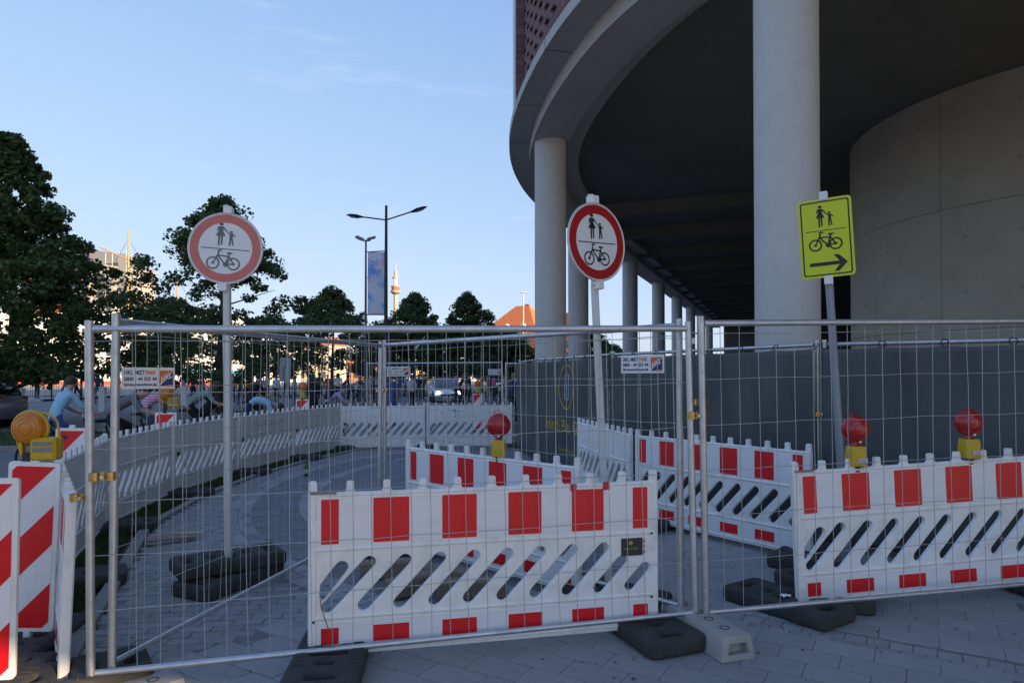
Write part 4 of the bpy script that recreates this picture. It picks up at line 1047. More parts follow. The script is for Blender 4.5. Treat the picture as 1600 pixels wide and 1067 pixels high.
# ================================================================ FAR BUILDINGS, SHIPS, TOWER
plaster = M('cream_plaster', (.62, .56, .46), .8, var=.06); brickf = M('red_brick_far', (.30, .12, .08), .85, var=.15, scale=3)
tile = M('orange_roof_tile', (.50, .15, .055), .8, var=.15, scale=2, bump=.3, bscale=8); winm = M('far_glass', (.05, .06, .08), .15); whitef = M('white_ship_paint', (.78, .77, .74), .5, var=.03, scale=.6)
# house with the red roof
hx, hy = 3.0, 196.0
t = thing('red_roof_house', 'large house with steep orange tiled roof left of the corner column', 'building', (hx, hy, 0), R(-32))
MB().box(-9, 9, -8, 8, 0, 13.2).build('wall', brickf, t)
MB().box(-9.02, -5, -8.03, -8.0, .5, 13).build('plaster_bay', plaster, t); MB().box(9.0, 9.04, -7, 7, .5, 13.0).build('plaster_gable', plaster, t)
rf = MB().add([(-9.6, -8.6, 13.1), (9.6, -8.6, 13.1), (9.6, 8.6, 13.1), (-9.6, 8.6, 13.1), (-2.2, 0, 21.6), (2.2, 0, 21.6)], [(0, 1, 5, 4), (1, 2, 5), (2, 3, 4, 5), (3, 0, 4), (0, 3, 2, 1)]).build('roof', tile, t)
MB().box(-.6, .6, 2.5, 3.5, 17, 22.3).build('chimney', brickf, rf)
for x in (-5.2, 0, 5.2):
    d = MB(); d.prism([(x-1.2, 13.2), (x+1.2, 13.2), (x+1.2, 14.4), (x, 15.9), (x-1.2, 14.4)], 7.4, 8.75, XZ).build('dormer', plaster, t); MB().box(x-.6, x+.6, -8.80, -8.76, 13.4, 14.6).build('dormer_window', winm, t)
MB().add([(7.1, -2.2, 16.0), (7.1, 1.0, 16.0), (5.2, .6, 18.2), (5.2, -1.8, 18.2)], [(0, 1, 2, 3)]).build('skylight', M('skylight_glass', (.3, .35, .4), .2), t).location = (.10, 0, .10)
for z in (2, 5.6, 9.2):
    for x in (-6.5, -3.2, 0, 3.2, 6.5): MB().box(x-.7, x+.7, -8.06, -7.98, z, z+2).build('window', winm, t)
t = thing('red_roof_wing', 'darker rear wing with red roof behind the steep orange roof', 'building', (14.0, 204.0, 0), R(-32))
MB().box(-8, 8, -6, 6, 0, 13).build('wall', brickf, t); MB().add([(-8.4, -6.4, 12.9), (8.4, -6.4, 12.9), (8.4, 6.4, 12.9), (-8.4, 6.4, 12.9), (-8.4, 0, 20.2), (8.4, 0, 20.2)], [(0, 1, 5, 4), (2, 3, 4, 5), (0, 4, 3), (1, 2, 5), (0, 3, 2, 1)]).build('roof', M('dark_roof_tile', (.22, .07, .045), .8, var=.15, scale=2), t)
# striped telecom tower
t = thing('telecom_tower', 'distant red and white telecom tower rising behind the trees', 'tower', (-102.5, 600, 0)); t.scale = (.8, .8, 1)
tw_w = M('tower_concrete', (.42, .35, .26), .8); tw_r = M('tower_red', (.55, .10, .06), .7); tw_p = M('tower_pink', (.66, .36, .30), .7)
MB().lathe([(2.6, 0), (2.1, 60), (2.0, 76)], 20).build('shaft', tw_w, t, True)
MB().lathe([(2.1, 72.5), (5.4, 74.5), (5.4, 76), (4.2, 76.2), (4.2, 79), (5.0, 79.2), (5.0, 80), (3, 81)], 20).build('platform', tw_w, t, True)
MB().lathe([(3.4, 76.3), (4.4, 76.3), (4.4, 79.1), (3.4, 79.1)], 20).build('red_band', tw_r, t); MB().lathe([(2.2, 81), (2.2, 87)], 16).build('upper_shaft', whitef, t, True)
MB().lathe([(3.6, 87), (3.6, 88), (1.9, 88.2), (1.9, 93)], 16).build('antenna_head', tw_p, t, True); MB().lathe([(.7, 93), (.5, 100)], 10).build('antenna', tw_p, t, True)
# building under construction with scaffolding
site_m = M('site_facade', (.34, .28, .22), .8, var=.1)
cx, cy = -102.5, 165.0
t = thing('construction_building', 'unfinished pale apartment building with orange netting behind the left trees', 'building', (cx, cy, 0), R(-24))
for k in range(9):
    MB().box(-13, 13, -9, 9, k*3.3, k*3.3+.35).build('floor_slab', site_m, t)
    if k < 8:
        MB().box(-12.4, 12.4, -8.4, 8.4, k*3.3+.351, k*3.3+3.299).build('storey', M('grey_facade', (.30, .29, .29), .7), t)
        for x in range(-10, 11, 4): MB().box(x-1.1, x+1.1, -8.46, -8.41, k*3.3+.9, k*3.3+2.9).build('window', winm, t)
for k in (5, 7): MB().box(-8, 13.2, -9.4, -9.3, k*3.3-.3, k*3.3+1.4).build('safety_net', M('orange_net', (.75, .16, .05), .8), t)
MB().box(-11, 9, -6, 7, 26.76, 30.5).build('roof_storey', M('dark_facade', (.10, .11, .13), .6), t)
t = thing('scaffold', 'pale scaffold tower standing against the unfinished building', 'scaffold', (-89.5, 150.0, 0), R(-24))
for x in (0, 2.2, 4.4, 6.6):
    for y in (0, 3): MB().box(x-.06, x+.06, y-.06, y+.06, 0, 28.5).build('upright', M('scaffold_tube', (.62, .60, .56), .5, .3), t)
for k in range(13):
    z = 2.1*k+1
    MB().box(-.2, 6.8, -.08, .08, z, z+.12).build('ledger', MATS['scaffold_tube'], t); MB().box(-.2, 6.8, 0.1, 3, z-.09, z-.01).build('deck', M('scaffold_deck', (.42, .38, .32), .8), t)
t = thing('scaffold_net', 'grey netting hung on the scaffold tower', 'netting', (-89.5, 150.0, 0), R(-24)); MB().box(4.4, 6.9, -.2, -.15, 20, 28).build('cloth', M('grey_net', (.50, .46, .40), .9), t)
# sailing ship masts
gold_w = M('varnished_spar', (.40, .24, .09), .55)
def mast_ship(label, x, y, hm, yards, hull_l):
    t = thing('sailing_ship', label, 'ship', (x, y, 0))
    rings = []
    for k in range(9):
        f = k/8; w = 2.6*math.sin(math.pi*min(max(f, .04), .96))**.5; zt = 2.6+1.4*(2*f-1)**2
        rings.append([Vector(((f-.5)*hull_l, w*math.cos(a)*(1 if math.sin(a) > 0 else .7), zt*.5+zt*.5*math.sin(a)-.4)) for a in [6.2832*j/14 for j in range(14)]])
    MB().loft(rings).build('hull', whitef, t, True)
    MB().tube([(0, 0, 2), (0, 0, hm*.6), (0, 0, hm)], [.28, .23, .10], 10).build('mast', gold_w, t, True)
    for z, wd, sl in yards: MB().tube([(-wd, 0, z+wd*sl), (wd*.9, 0, z-wd*sl*.9)], .12, 8).build('yard', gold_w, t)
    for sx in (-1, 1): MB().tube([(sx*.4, 0, hm*.92), (sx*hull_l*.45, 0, 3)], .03, 5).build('stay', rail_m, t)
    return t
mast_ship('sailing ship whose tall golden mast rises left of the faded sign', -62.5, 111, 25.2, ((20.4, 4.6, .45), (14.2, 4.4, .22)), 26)
mast_ship('sailing ship whose thin mast shows behind the faded sign tree', -56.5, 115, 18.8, ((13.5, 2.6, .1),), 22)
# white ferry along the quay
t = thing('moored_ferry', 'sunlit white ferry with blue stripe moored behind the quay railing', 'ship', (-74, 104, 0), R(2))
MB().box(-34, 34, 0, 10, -.2, 8.5).build('hull', whitef, t); MB().box(-34.05, 34.05, -.06, -.002, 1.75, 2.35).build('blue_stripe', M('light_blue_stripe', (.12, .48, .75), .5), t)
MB().box(-34.05, 34.05, -.08, -.002, .15, .75).build('red_boot_topping', M('red_boot', (.62, .12, .06), .6), t)
for k in range(16): MB().box(-32+k*4, -30.6+k*4, -.05, -.004, 4.6, 5.8).build('window', winm, t)
MB().box(-30, 30, 1.5, 9, 8.501, 11.5).build('upper_deck', whitef, t)
# quayside stalls and far waterfront that catch the sun between the trunks
g = random.Random(3); cols = [(.75, .70, .6), (.62, .55, .42), (.7, .3, .14), (.55, .5, .45), (.72, .62, .30), (.7, .68, .64)]
wl = ['cream', 'sand coloured', 'orange', 'grey beige', 'yellow', 'white']
spots = [(-52, 150), (-44, 158), (-36, 166), (-29, 172), (-20, 180), (-12, 190), (-60, 172), (-4, 230), (-40, 205)]
for k, (x, y) in enumerate(spots):
    w, h = g.uniform(7, 10), g.uniform(6, 10)
    t = thing('waterfront_building', f'sunlit {wl[k % 6]} waterfront building' + (' with low roof' if k < 6 else ' standing far back') + [' left of the route board', ' near the route board', ' seen through the tree trunks', ' left of the banner pole', ' behind the banner pole', ' behind the white car', ' behind the faded sign', ' far beyond the white car', ' behind the bushy tree'][k], 'building', (x, y, 0), R(-15))
    mt = M('waterfront_' + wl[k % 6].replace(' ', '_'), cols[k % 6], .8, var=.08)
    MB().box(-w/2, w/2, -4, 4, 0, h).build('wall', mt, t); MB().add([(-w/2-.3, -4.3, h), (w/2+.3, -4.3, h), (w/2+.3, 4.3, h), (-w/2-.3, 4.3, h), (-w/2, 0, h+2), (w/2, 0, h+2)], [(0, 1, 5, 4), (2, 3, 4, 5), (0, 4, 3), (1, 2, 5), (0, 3, 2, 1)]).build('roof', tile if k % 2 else concrete, t)
    for z in range(1, int(h)-1, 3):
        for q in range(3): MB().box(-w/2+w*(q+.3)/3, -w/2+w*(q+.75)/3, -4.04, -3.98, z, z+1.5).build('window', winm, t)

# ================================================================ CARS
tyre_m = M('tyre', (.015, .015, .015), .85); rim_m = M('alloy_rim', (.45, .46, .48), .3, .8); glass_car = M('car_glass', (.02, .025, .03), .05, spec=.8)
def sup(y0, y1, z0, z1, e=3.2, n=20, top=1.0):
    out = []
    for j in range(n):
        a = 6.2832*j/n; c, s_ = math.cos(a), math.sin(a)
        yy = abs(c)**(2/e)*(1 if c > 0 else -1); zz = abs(s_)**(2/e)*(1 if s_ > 0 else -1)
        k = 1 - (1-top)*(zz+1)/2
        out.append(((y0+y1)/2 + yy*(y1-y0)/2*k, (z0+z1)/2 + zz*(z1-z0)/2))
    return out
def car(label, loc, rz, paint, suv=False, lights=False):
    t = thing('parked_car' if not lights else 'white_car', label, 'car', loc, rz)
    W = .90; hb = 1.02 if suv else .92; ht = 1.66 if suv else 1.46
    # x forward; lower body
    st = [(-2.2, .42, hb-.12, W-.14), (-2.12, .28, hb, W-.06), (-1.4, .24, hb+.02, W), (0, .22, hb-.02, W), (1.0, .22, hb-.06, W), (1.7, .24, hb-.16, W-.05), (2.1, .28, hb-.30, W-.14), (2.22, .36, hb-.40, W-.25)]
    MB().loft([[Vector((x, y, z)) for y, z in sup(-w, w, z0, z1, 4.2)] for x, z0, z1, w in st]).build('body', paint, t, True)
    cab = [(-2.05, hb-.05, hb+.08, .74), (-1.75 if suv else -1.5, hb-.05, ht-.12, .74), (-1.2, hb-.05, ht-.02, .76), (-.1, hb-.05, ht, .77), (.35, hb-.08, ht-.06, .76), (1.15, hb-.12, hb+.0, .72)]
    MB().loft([[Vector((x, y, z)) for y, z in sup(-w, w, z0, z1, 4.5, 20, .80)] for x, z0, z1, w in cab]).build('cabin_glass', glass_car, t, True)
    MB().loft([[Vector((x, y, z)) for y, z in sup(-w, w, z0, z1, 4, 16)] for x, z0, z1, w in ((-1.72, ht-.16, ht-.08, .55), (-1.2, ht-.06, ht+.012, .62), (-.1, ht-.05, ht+.022, .635), (.3, ht-.08, ht-.01, .6))]).build('roof', paint, t, True)
    for sy in (-1, 1):
        for (xa, za, xb, zb_) in ((1.05, hb-.02, .30, ht-.05), (-.35, hb, -.35, ht-.01), (-1.3, hb, -1.35, ht-.03), (-2.0, hb+.02, -1.7, ht-.12)):
            MB().tube([(xa, sy*.755, za), (xb, sy*.625, zb_)], .035, 6).build('pillar', paint, t, True)
        MB().cbox(.75, .95, sy*.93-.1, sy*.93+.1, hb-.02, hb+.12, .03).build('mirror', paint, t)
        MB().cbox(-2.18, -2.02, sy*.66-.16, sy*.66+.16, hb-.2, hb-.02, .03).build('tail_light', M('tail_red', (.45, .01, .01), .2), t)
        MB().lathe([(.001, 0), (.12, .01), (.13, .05), (.1, .08)], 16, Matrix.Translation((2.06, sy*.6, hb-.36)) @ Matrix.Rotation(R(82), 4, 'Y')).build('headlight', emis('headlight_on', (1, .93, .75), 22) if lights else glassy, t, True)
        for x in (-1.35, 1.38):
            m = Matrix.Translation((x, sy*(W-.10), .32)) @ Matrix.Rotation(R(90), 4, 'X')
            w = MB().lathe([(.22, -.11), (.31, -.11), (.335, -.07), (.335, .07), (.31, .11), (.22, .11)], 28, m).build('wheel', tyre_m, t, True)
            rm = MB().lathe([(.04, -.112), (.225, -.10), (.225, .10), (.04, .112)], 20, m)
            rm.build('rim', rim_m, w)
            for q in range(5):
                a = 6.2832*q/5; MB().box(.03, .21, -.022, .022, -.118*sy-.006, -.118*sy+.006, m @ Matrix.Rotation(a, 4, 'Z')).build('spoke', rim_m, w)
            MB().lathe([(.345, -.02), (.40, -.02), (.40, .02), (.345, .02)], 28, Matrix.Translation((x, sy*(W-.01), .32)) @ Matrix.Rotation(R(90), 4, 'X')).build('wheel_arch', M('arch_black', (.02, .02, .02), .7), t)
    MB().cbox(2.16, 2.235, -.45, .45, .40, .54, .02).build('grille', MATS['arch_black'], t); MB().cbox(2.20, 2.25, -.26, .26, .30, .40, .005).build('number_plate', sign_white, t)
    return t
car('silver car parked under the left tree, cut by the picture edge', (-18.1, 21.6, -.02), R(186), M('silver_paint', (.34, .36, .40), .3, .5), True)
car('white car with headlights on driving towards the barriers', (-4.3, 43.4, -.02), R(-78), M('white_paint', (.70, .72, .76), .25), False, True)
car('dark car waiting behind the railing side of the crowd left of the white car', (-9.6, 47.5, -.02), R(-86), M('dark_paint', (.03, .035, .05), .25), False, False)
# ================================================================ PEOPLE AND BICYCLES
skin_m = M('skin', (.46, .27, .19), .55); shoe_m = M('dark_shoes', (.03, .03, .03), .6)
hair_cols = {'brown': M('brown_hair', (.045, .028, .016), .6), 'dark': M('dark_hair', (.014, .011, .010), .6), 'fair': M('fair_hair', (.25, .17, .08), .6)}
def person_mesh(J):
    """J: joints -> one skinned, continuous body. Facing +Y, feet on z=0."""
    names = list(J); idx = {n: i for i, n in enumerate(names)}
    E = [('pelvis', 'waist'), ('waist', 'chest'), ('chest', 'neck'), ('neck', 'jaw'), ('jaw', 'skull'), ('skull', 'crown')]
    for s in 'LR':
        E += [('pelvis', 'hip'+s), ('hip'+s, 'knee'+s), ('knee'+s, 'ankle'+s), ('ankle'+s, 'toe'+s),
              ('chest', 'shoulder'+s), ('shoulder'+s, 'elbow'+s), ('elbow'+s, 'wrist'+s), ('wrist'+s, 'palm'+s), ('palm'+s, 'finger'+s)]
    rad = {'pelvis': (.145, .115), 'waist': (.125, .10), 'chest': (.155, .115), 'neck': (.055, .055), 'jaw': (.062, .070), 'skull': (.078, .095), 'crown': (.055, .065),
           'hip': (.088, .088), 'knee': (.058, .058), 'ankle': (.040, .042), 'toe': (.038, .030), 'shoulder': (.062, .062), 'elbow': (.043, .043), 'wrist': (.028, .028), 'palm': (.040, .022), 'finger': (.022, .014)}
    me = bpy.data.meshes.new('body'); me.from_pydata([J[n] for n in names], [(idx[a], idx[b]) for a, b in E], [])
    o = bpy.data.objects.new('body', me); C.objects.link(o)
    o.modifiers.new('skin', 'SKIN').use_smooth_shade = True
    sv = me.skin_vertices[0].data
    for n in names:
        k = n[:-1] if n[-1] in 'LR' else n; sv[idx[n]].radius = rad[k]; sv[idx[n]].use_root = (n == 'pelvis')
    o.modifiers.new('sub', 'SUBSURF').levels = 1
    dg = bpy.context.evaluated_depsgraph_get(); out = bpy.data.meshes.new_from_object(o.evaluated_get(dg))
    bpy.data.objects.remove(o); bpy.data.meshes.remove(me)
    # garment by nearest bone
    def cls(a, b):
        ks = (a.rstrip('LR'), b.rstrip('LR'))
        if ks[1] in ('jaw', 'skull', 'crown') or ks == ('neck', 'jaw'): return 0
        if ks[1] in ('wrist', 'palm', 'finger'): return 0
        if ks[1] == 'toe': return 3
        if ks[1] in ('hip', 'knee', 'ankle'): return 2
        return 1
    segs = [(Vector(J[a]), Vector(J[b]), cls(a, b)) for a, b in E]
    for m in (skin_m, M('default_top', (.3, .3, .3)), M('default_trousers', (.03, .035, .06)), shoe_m): out.materials.append(m)
    mi = []
    for p in out.polygons:
        c = p.center; best = None
        for a, b, k in segs:
            d = b-a; tt = max(0, min(1, (c-a).dot(d)/max(d.length_squared, 1e-9))); q = (c-(a+d*tt)).length
            if best is None or q < best[0]: best = (q, k)
        mi.append(best[1])
    out.polygons.foreach_set('material_index', mi); out.polygons.foreach_set('use_smooth', [True]*len(mi))
    return out
def sym(base, L, Rr=None):
    J = dict(base)
    for n, p in L.items(): J[n+'L'] = (-p[0], p[1], p[2])
    for n, p in (Rr or L).items(): J[n+'R'] = p
    return J
up = {'pelvis': (0, 0, .97), 'waist': (0, .005, 1.13), 'chest': (0, .0, 1.36), 'neck': (0, -.01, 1.49), 'jaw': (0, .015, 1.565), 'skull': (0, .01, 1.645), 'crown': (0, .0, 1.70)}
legs = {'hip': (.095, 0, .90), 'knee': (.10, .02, .50), 'ankle': (.10, -.02, .085), 'toe': (.12, .13, .04)}
arms = {'shoulder': (.185, -.01, 1.42), 'elbow': (.24, -.03, 1.14), 'wrist': (.235, .06, .90), 'palm': (.23, .085, .835), 'finger': (.225, .10, .76)}
POSE = {}
POSE['standing'] = person_mesh(sym(up, {**legs, **arms}))
POSE['holding a phone'] = person_mesh(sym(up, {**legs, **arms}, {**legs, 'shoulder': (.185, 0, 1.42), 'elbow': (.25, .08, 1.18), 'wrist': (.14, .28, 1.32), 'palm': (.12, .31, 1.38), 'finger': (.11, .33, 1.43)}))
POSE['walking'] = person_mesh(sym(up, {'hip': (.095, 0, .90), 'knee': (.10, .20, .53), 'ankle': (.10, .26, .10), 'toe': (.11, .40, .06), 'shoulder': (.185, -.01, 1.42), 'elbow': (.235, -.14, 1.16), 'wrist': (.22, -.10, .92), 'palm': (.215, -.07, .86), 'finger': (.21, -.04, .79)},
                                  {'hip': (.095, 0, .90), 'knee': (.10, -.02, .50), 'ankle': (.10, -.30, .16), 'toe': (.11, -.22, .04), 'shoulder': (.185, .0, 1.42), 'elbow': (.235, .06, 1.15), 'wrist': (.2, .26, .98), 'palm': (.195, .31, .93), 'finger': (.19, .36, .87)}))
ride = {'pelvis': (0, -.16, 1.02), 'waist': (0, -.10, 1.18), 'chest': (0, .05, 1.40), 'neck': (0, .10, 1.53), 'jaw': (0, .15, 1.60), 'skull': (0, .155, 1.68), 'crown': (0, .15, 1.735)}
rlegL = {'hip': (.095, -.13, .96), 'knee': (.12, .26, .80), 'ankle': (.12, .10, .42), 'toe': (.12, .25, .38)}
rlegR = {'hip': (.095, -.13, .96), 'knee': (.11, .16, .60), 'ankle': (.12, .02, .20), 'toe': (.12, .17, .16)}
rarm = {'shoulder': (.18, .07, 1.45), 'elbow': (.26, .22, 1.20), 'wrist': (.27, .44, 1.09), 'palm': (.27, .51, 1.075), 'finger': (.26, .55, 1.03)}
POSE['cycling upright'] = person_mesh(sym(ride, {**rlegL, **rarm}, {**rlegR, **rarm}))
bend = {'pelvis': (0, -.22, 1.02), 'waist': (0, -.10, 1.16), 'chest': (0, .14, 1.28), 'neck': (0, .27, 1.34), 'jaw': (0, .35, 1.38), 'skull': (0, .39, 1.45), 'crown': (0, .40, 1.505)}
barm = {'shoulder': (.18, .18, 1.31), 'elbow': (.27, .30, 1.12), 'wrist': (.27, .46, 1.06), 'palm': (.27, .52, 1.055), 'finger': (.26, .56, 1.01)}
POSE['cycling bent forward'] = person_mesh(sym(bend, {**rlegL, **barm}, {**rlegR, **barm}))
low = {'pelvis': (0, -.30, .98), 'waist': (0, -.12, 1.10), 'chest': (0, .14, 1.05), 'neck': (0, .27, .98), 'jaw': (0, .34, .94), 'skull': (0, .40, .92), 'crown': (0, .45, .90)}
larm = {'shoulder': (.18, .17, 1.02), 'elbow': (.22, .26, .78), 'wrist': (.16, .36, .58), 'palm': (.14, .39, .52), 'finger': (.12, .41, .45)}
POSE['bending low'] = person_mesh(sym(low, {'hip': (.095, -.28, .90), 'knee': (.11, -.10, .50), 'ankle': (.11, -.18, .085), 'toe': (.12, -.02, .04), **larm}))
HEAD = {'standing': (0, .01, 1.645, 0), 'holding a phone': (0, .01, 1.645, 0), 'walking': (0, .01, 1.645, 0), 'cycling upright': (0, .155, 1.68, 0), 'cycling bent forward': (0, .39, 1.45, -.5), 'bending low': (0, .40, .92, -2.0)}
def hair_mesh(long=False):
    mb = MB(); n = 14; rings = []
    for i in range(1, 9):
        th = math.pi*i/ (9 if not long else 8.3)
        ring = []
        for j in range(n):
            a = 6.2832*j/n; fr = max(0, math.sin(a)); c = th*(1-.42*fr**1.5) * .80
            rr_ = 1 + (.25 if long and i > 5 else 0)
            ring.append(Vector((.088*math.sin(c)*math.cos(a)*rr_, -.006+.106*math.sin(c)*math.sin(a), .012+.098*math.cos(c) - (.10*max(0, i-5)*(1-fr) if long else 0))))
        rings.append(ring)
    return mb.loft(rings).mesh('hair', hair_cols['brown'], True)
HAIR = {False: hair_mesh(False), True: hair_mesh(True)}
PAL = {'white': (.66, .66, .66), 'light blue': (.30, .52, .66), 'blue': (.05, .10, .32), 'navy': (.02, .03, .08), 'black': (.012, .012, .014), 'grey': (.13, .145, .165), 'dark grey': (.05, .055, .06), 'pink': (.55, .07, .22), 'red': (.42, .03, .03),
       'orange': (.60, .22, .02), 'green': (.05, .16, .06), 'sage green': (.21, .27, .23), 'beige': (.40, .33, .24), 'brown': (.10, .06, .04), 'olive': (.10, .11, .05), 'purple': (.12, .05, .20), 'denim': (.06, .10, .20), 'yellow': (.55, .40, .04), 'lilac': (.35, .32, .52)}
def cloth(c):
    if c == 'pink striped':
        if 'cloth_pink_striped' in MATS: return MATS['cloth_pink_striped']
        m = M('cloth_pink_striped', (.6, .2, .35), .8); n = m.node_tree; tc_ = n.nodes.new('ShaderNodeTexCoord'); wv = n.nodes.new('ShaderNodeTexWave'); wv.bands_direction = 'Z'; wv.inputs['Scale'].default_value = 7.0; wv.inputs['Distortion'].default_value = .6
        r_ = n.nodes.new('ShaderNodeValToRGB'); r_.color_ramp.interpolation = 'CONSTANT'; r_.color_ramp.elements[0].color = (.56, .12, .30, 1); r_.color_ramp.elements[1].position = .6; r_.color_ramp.elements[1].color = (.68, .55, .62, 1)
        n.links.new(tc_.outputs['Object'], wv.inputs['Vector']); n.links.new(wv.outputs['Fac'], r_.inputs['Fac']); n.links.new(r_.outputs['Color'], n.nodes['Principled BSDF'].inputs['Base Color']); return m
    return M('cloth_' + c.replace(' ', '_'), PAL[c], .85, var=.08, scale=5, bump=.3, bscale=14)
def person(label, x, y, rz, pose, top, bottom, hair='brown', long=False, s=1.0, group='cyclists and bystanders', name='person', sleeveless=False, z=-.024):
    t = thing(name, label, 'person', (x, y, z), rz, group); t.scale = (s, s, s)
    o = link('body', POSE[pose], None, t)
    for i, m in ((1, cloth(top)), (2, cloth(bottom))):
        o.material_slots[i].link = 'OBJECT'; o.material_slots[i].material = m
    hx_, hy_, hz_, tl_ = HEAD[pose]
    h = link('hair', HAIR[long], None, t); h.location = (hx_, hy_, hz_); h.rotation_euler = (tl_, 0, 0)
    h.material_slots[0].link = 'OBJECT'; h.material_slots[0].material = hair_cols[hair]
    return t
def bike_proto():
    t = empty('bicycle')
    fr_ = M('bike_frame_black', (.02, .02, .025), .35)
    mb = MB()
    for a, b in (((0, -.42, .36), (0, -.02, .30)), ((0, -.42, .36), (0, -.18, .78)), ((0, -.02, .30), (0, -.20, .88)), ((0, -.18, .76), (0, .40, .80)), ((0, -.02, .30), (0, .42, .74))): mb.tube([a, b], .017, 8)
    mb.build('frame', fr_, t, True)
    mb = MB()
    for sx in (-.05, .05): mb.tube([(sx, .66, .36), (sx, .52, .62), (0, .44, .74)], .013, 6)
    mb.tube([(0, .44, .70), (0, .38, 1.0)], .016, 8); mb.build('fork', fr_, t, True)
    MB().tube([(-.29, .40, 1.05), (-.20, .48, 1.06), (-.06, .40, 1.02), (.06, .40, 1.02), (.20, .48, 1.06), (.29, .40, 1.05)], .013, 8).build('handlebar', steel, t, True)
    MB().loft([[Vector((w*math.cos(q), y, .955+.03*math.sin(q))) for q in [6.2832*j/10 for j in range(10)]] for y, w in ((-.34, .06), (-.26, .085), (-.16, .06), (-.06, .025))]).build('saddle', tyre_m, t, True)
    MB().tube([(0, -.20, .86), (0, -.22, .94)], .014, 8).build('seat_post', steel, t)
    for y in (-.42, .66):
        m = Matrix.Translation((0, y, .36)) @ Matrix.Rotation(R(90), 4, 'Y')
        w = MB().lathe([(.325, -.012), (.345, -.02), (.36, 0), (.345, .02), (.325, .012)], 32, m, False).build('wheel', tyre_m, t, True)
        MB().lathe([(.31, -.008), (.325, -.012), (.325, .012), (.31, .008)], 32, m, False).build('rim', steel, w, True)
        sp = MB()
        for q in range(14):
            a = 6.2832*q/14; sp.tube([(.01*(-1)**q, y, .36), (0, y+.315*math.cos(a), .36+.315*math.sin(a))], .0016, 4, False)
        sp.build('spokes', steel_dull, w)
        MB().tube([(-.04, y, .36), (.04, y, .36)], .02, 8).build('hub', steel, w)
    MB().tube([(-.06, -.02, .30), (-.06, .02, .42)], .012, 6).build('crank', steel, t); MB().tube([(.06, -.02, .30), (.06, -.06, .18)], .012, 6).build('crank', steel, t)
    MB().cbox(-.17, -.07, -.02, .07, .41, .435, .004).build('pedal', tyre_m, t); MB().cbox(.07, .17, -.10, -.01, .165, .19, .004).build('pedal', tyre_m, t)
    MB().lathe([(.085, -.003), (.095, -.003), (.095, .003), (.085, .003)], 20, Matrix.Translation((.045, -.02, .30)) @ Matrix.Rotation(R(90), 4, 'Y'), False).build('chainring', steel, t)
    return t
proto = bike_proto(); used = [False]
def bike(label, x, y, rz, s=1.0, z=-.024):
    t = proto if not used[0] else copy_tree(proto); used[0] = True
    t.location = (x, y, z); t.rotation_euler = (0, 0, rz); t.scale = (s, s, s)
    return tag(t, label, 'bicycle', 'bicycles in the crowd')
def rider(plabel, blabel, px, Y, rz, pose, top, bottom, hair='brown', long=False, s=1.0):
    x = (px-800)/FPX*Y
    p = person(plabel, x, Y, rz, pose, top, bottom, hair, long, s); bike(blabel, x, Y, rz, s); return p
# riders close behind the barrier row
rider('cyclist in light blue shirt and blue shorts riding away at left', 'bicycle ridden by the cyclist in the light blue shirt', 98, 11.6, R(-28), 'cycling upright', 'light blue', 'blue', 'brown', s=.93)
rider('bent cyclist in grey shirt right behind the left fence posts', 'bicycle ridden by the bent cyclist in grey', 188, 11.0, R(-62), 'cycling bent forward', 'grey', 'black', 'dark')
rider('cyclist in pink and white striped shirt behind the amber lamp', 'bicycle ridden by the cyclist in the pink striped shirt', 238, 12.6, R(-40), 'cycling bent forward', 'pink striped', 'denim', 'dark', s=1.02)
rider('cyclist in sage green top with black bag left of the faded sign pole', 'bicycle ridden by the cyclist in sage green', 308, 14.2, R(-62), 'cycling bent forward', 'sage green', 'black', 'brown', True)
person('person in light blue shirt bending low behind the curved barriers', -5.75, 15.6, R(-70), 'bending low', 'light blue', 'navy', 'brown', s=1.02)
rider('cyclist dressed in black behind the bending person in light blue', 'bicycle ridden by the cyclist in black behind the bending person', 397, 19.2, R(-40), 'cycling upright', 'black', 'black', 'dark', s=.97)
rider('bent cyclist in lilac and white top with dark rucksack near the far bend', 'bicycle ridden by the cyclist with the dark rucksack', 518, 17.6, R(-75), 'cycling bent forward', 'lilac', 'black', 'brown', s=.92)
person('dark dressed person standing right of the distant amber lamp', (489-800)/FPX*20, 20.0, R(20), 'standing', 'black', 'black', 'dark', True, .97)
person('person in black standing just left of the middle corner post', (590-800)/FPX*21, 21.0, R(160), 'standing', 'black', 'brown', 'dark', s=.95)
person('person in blue jacket standing just right of the middle corner post', (612-800)/FPX*22, 22.0, R(30), 'standing', 'blue', 'blue', 'dark', s=.97)
rider('cyclist in dark jacket in front of the dark tarpaulin corner', 'bicycle beside the dark tarpaulin corner', 800, 22.5, R(-25), 'cycling upright', 'navy', 'black', 'fair', s=.98)
# bags on riders
def bag(label, x, y, z, rz):
    o = MB().cbox(-.16, .16, -.10, .10, -.22, .22, .06).build('rucksack', cloth('black'), None, False, (x, y, z), (R(-40), 0, rz)); tag(o, label, 'rucksack')
bag('dark rucksack on the bent cyclist in the lilac top', -4.66, 17.62, 1.20, R(-75)); bag('black shoulder bag hanging beside the cyclist in sage green', -6.35, 14.3, .98, R(-62))
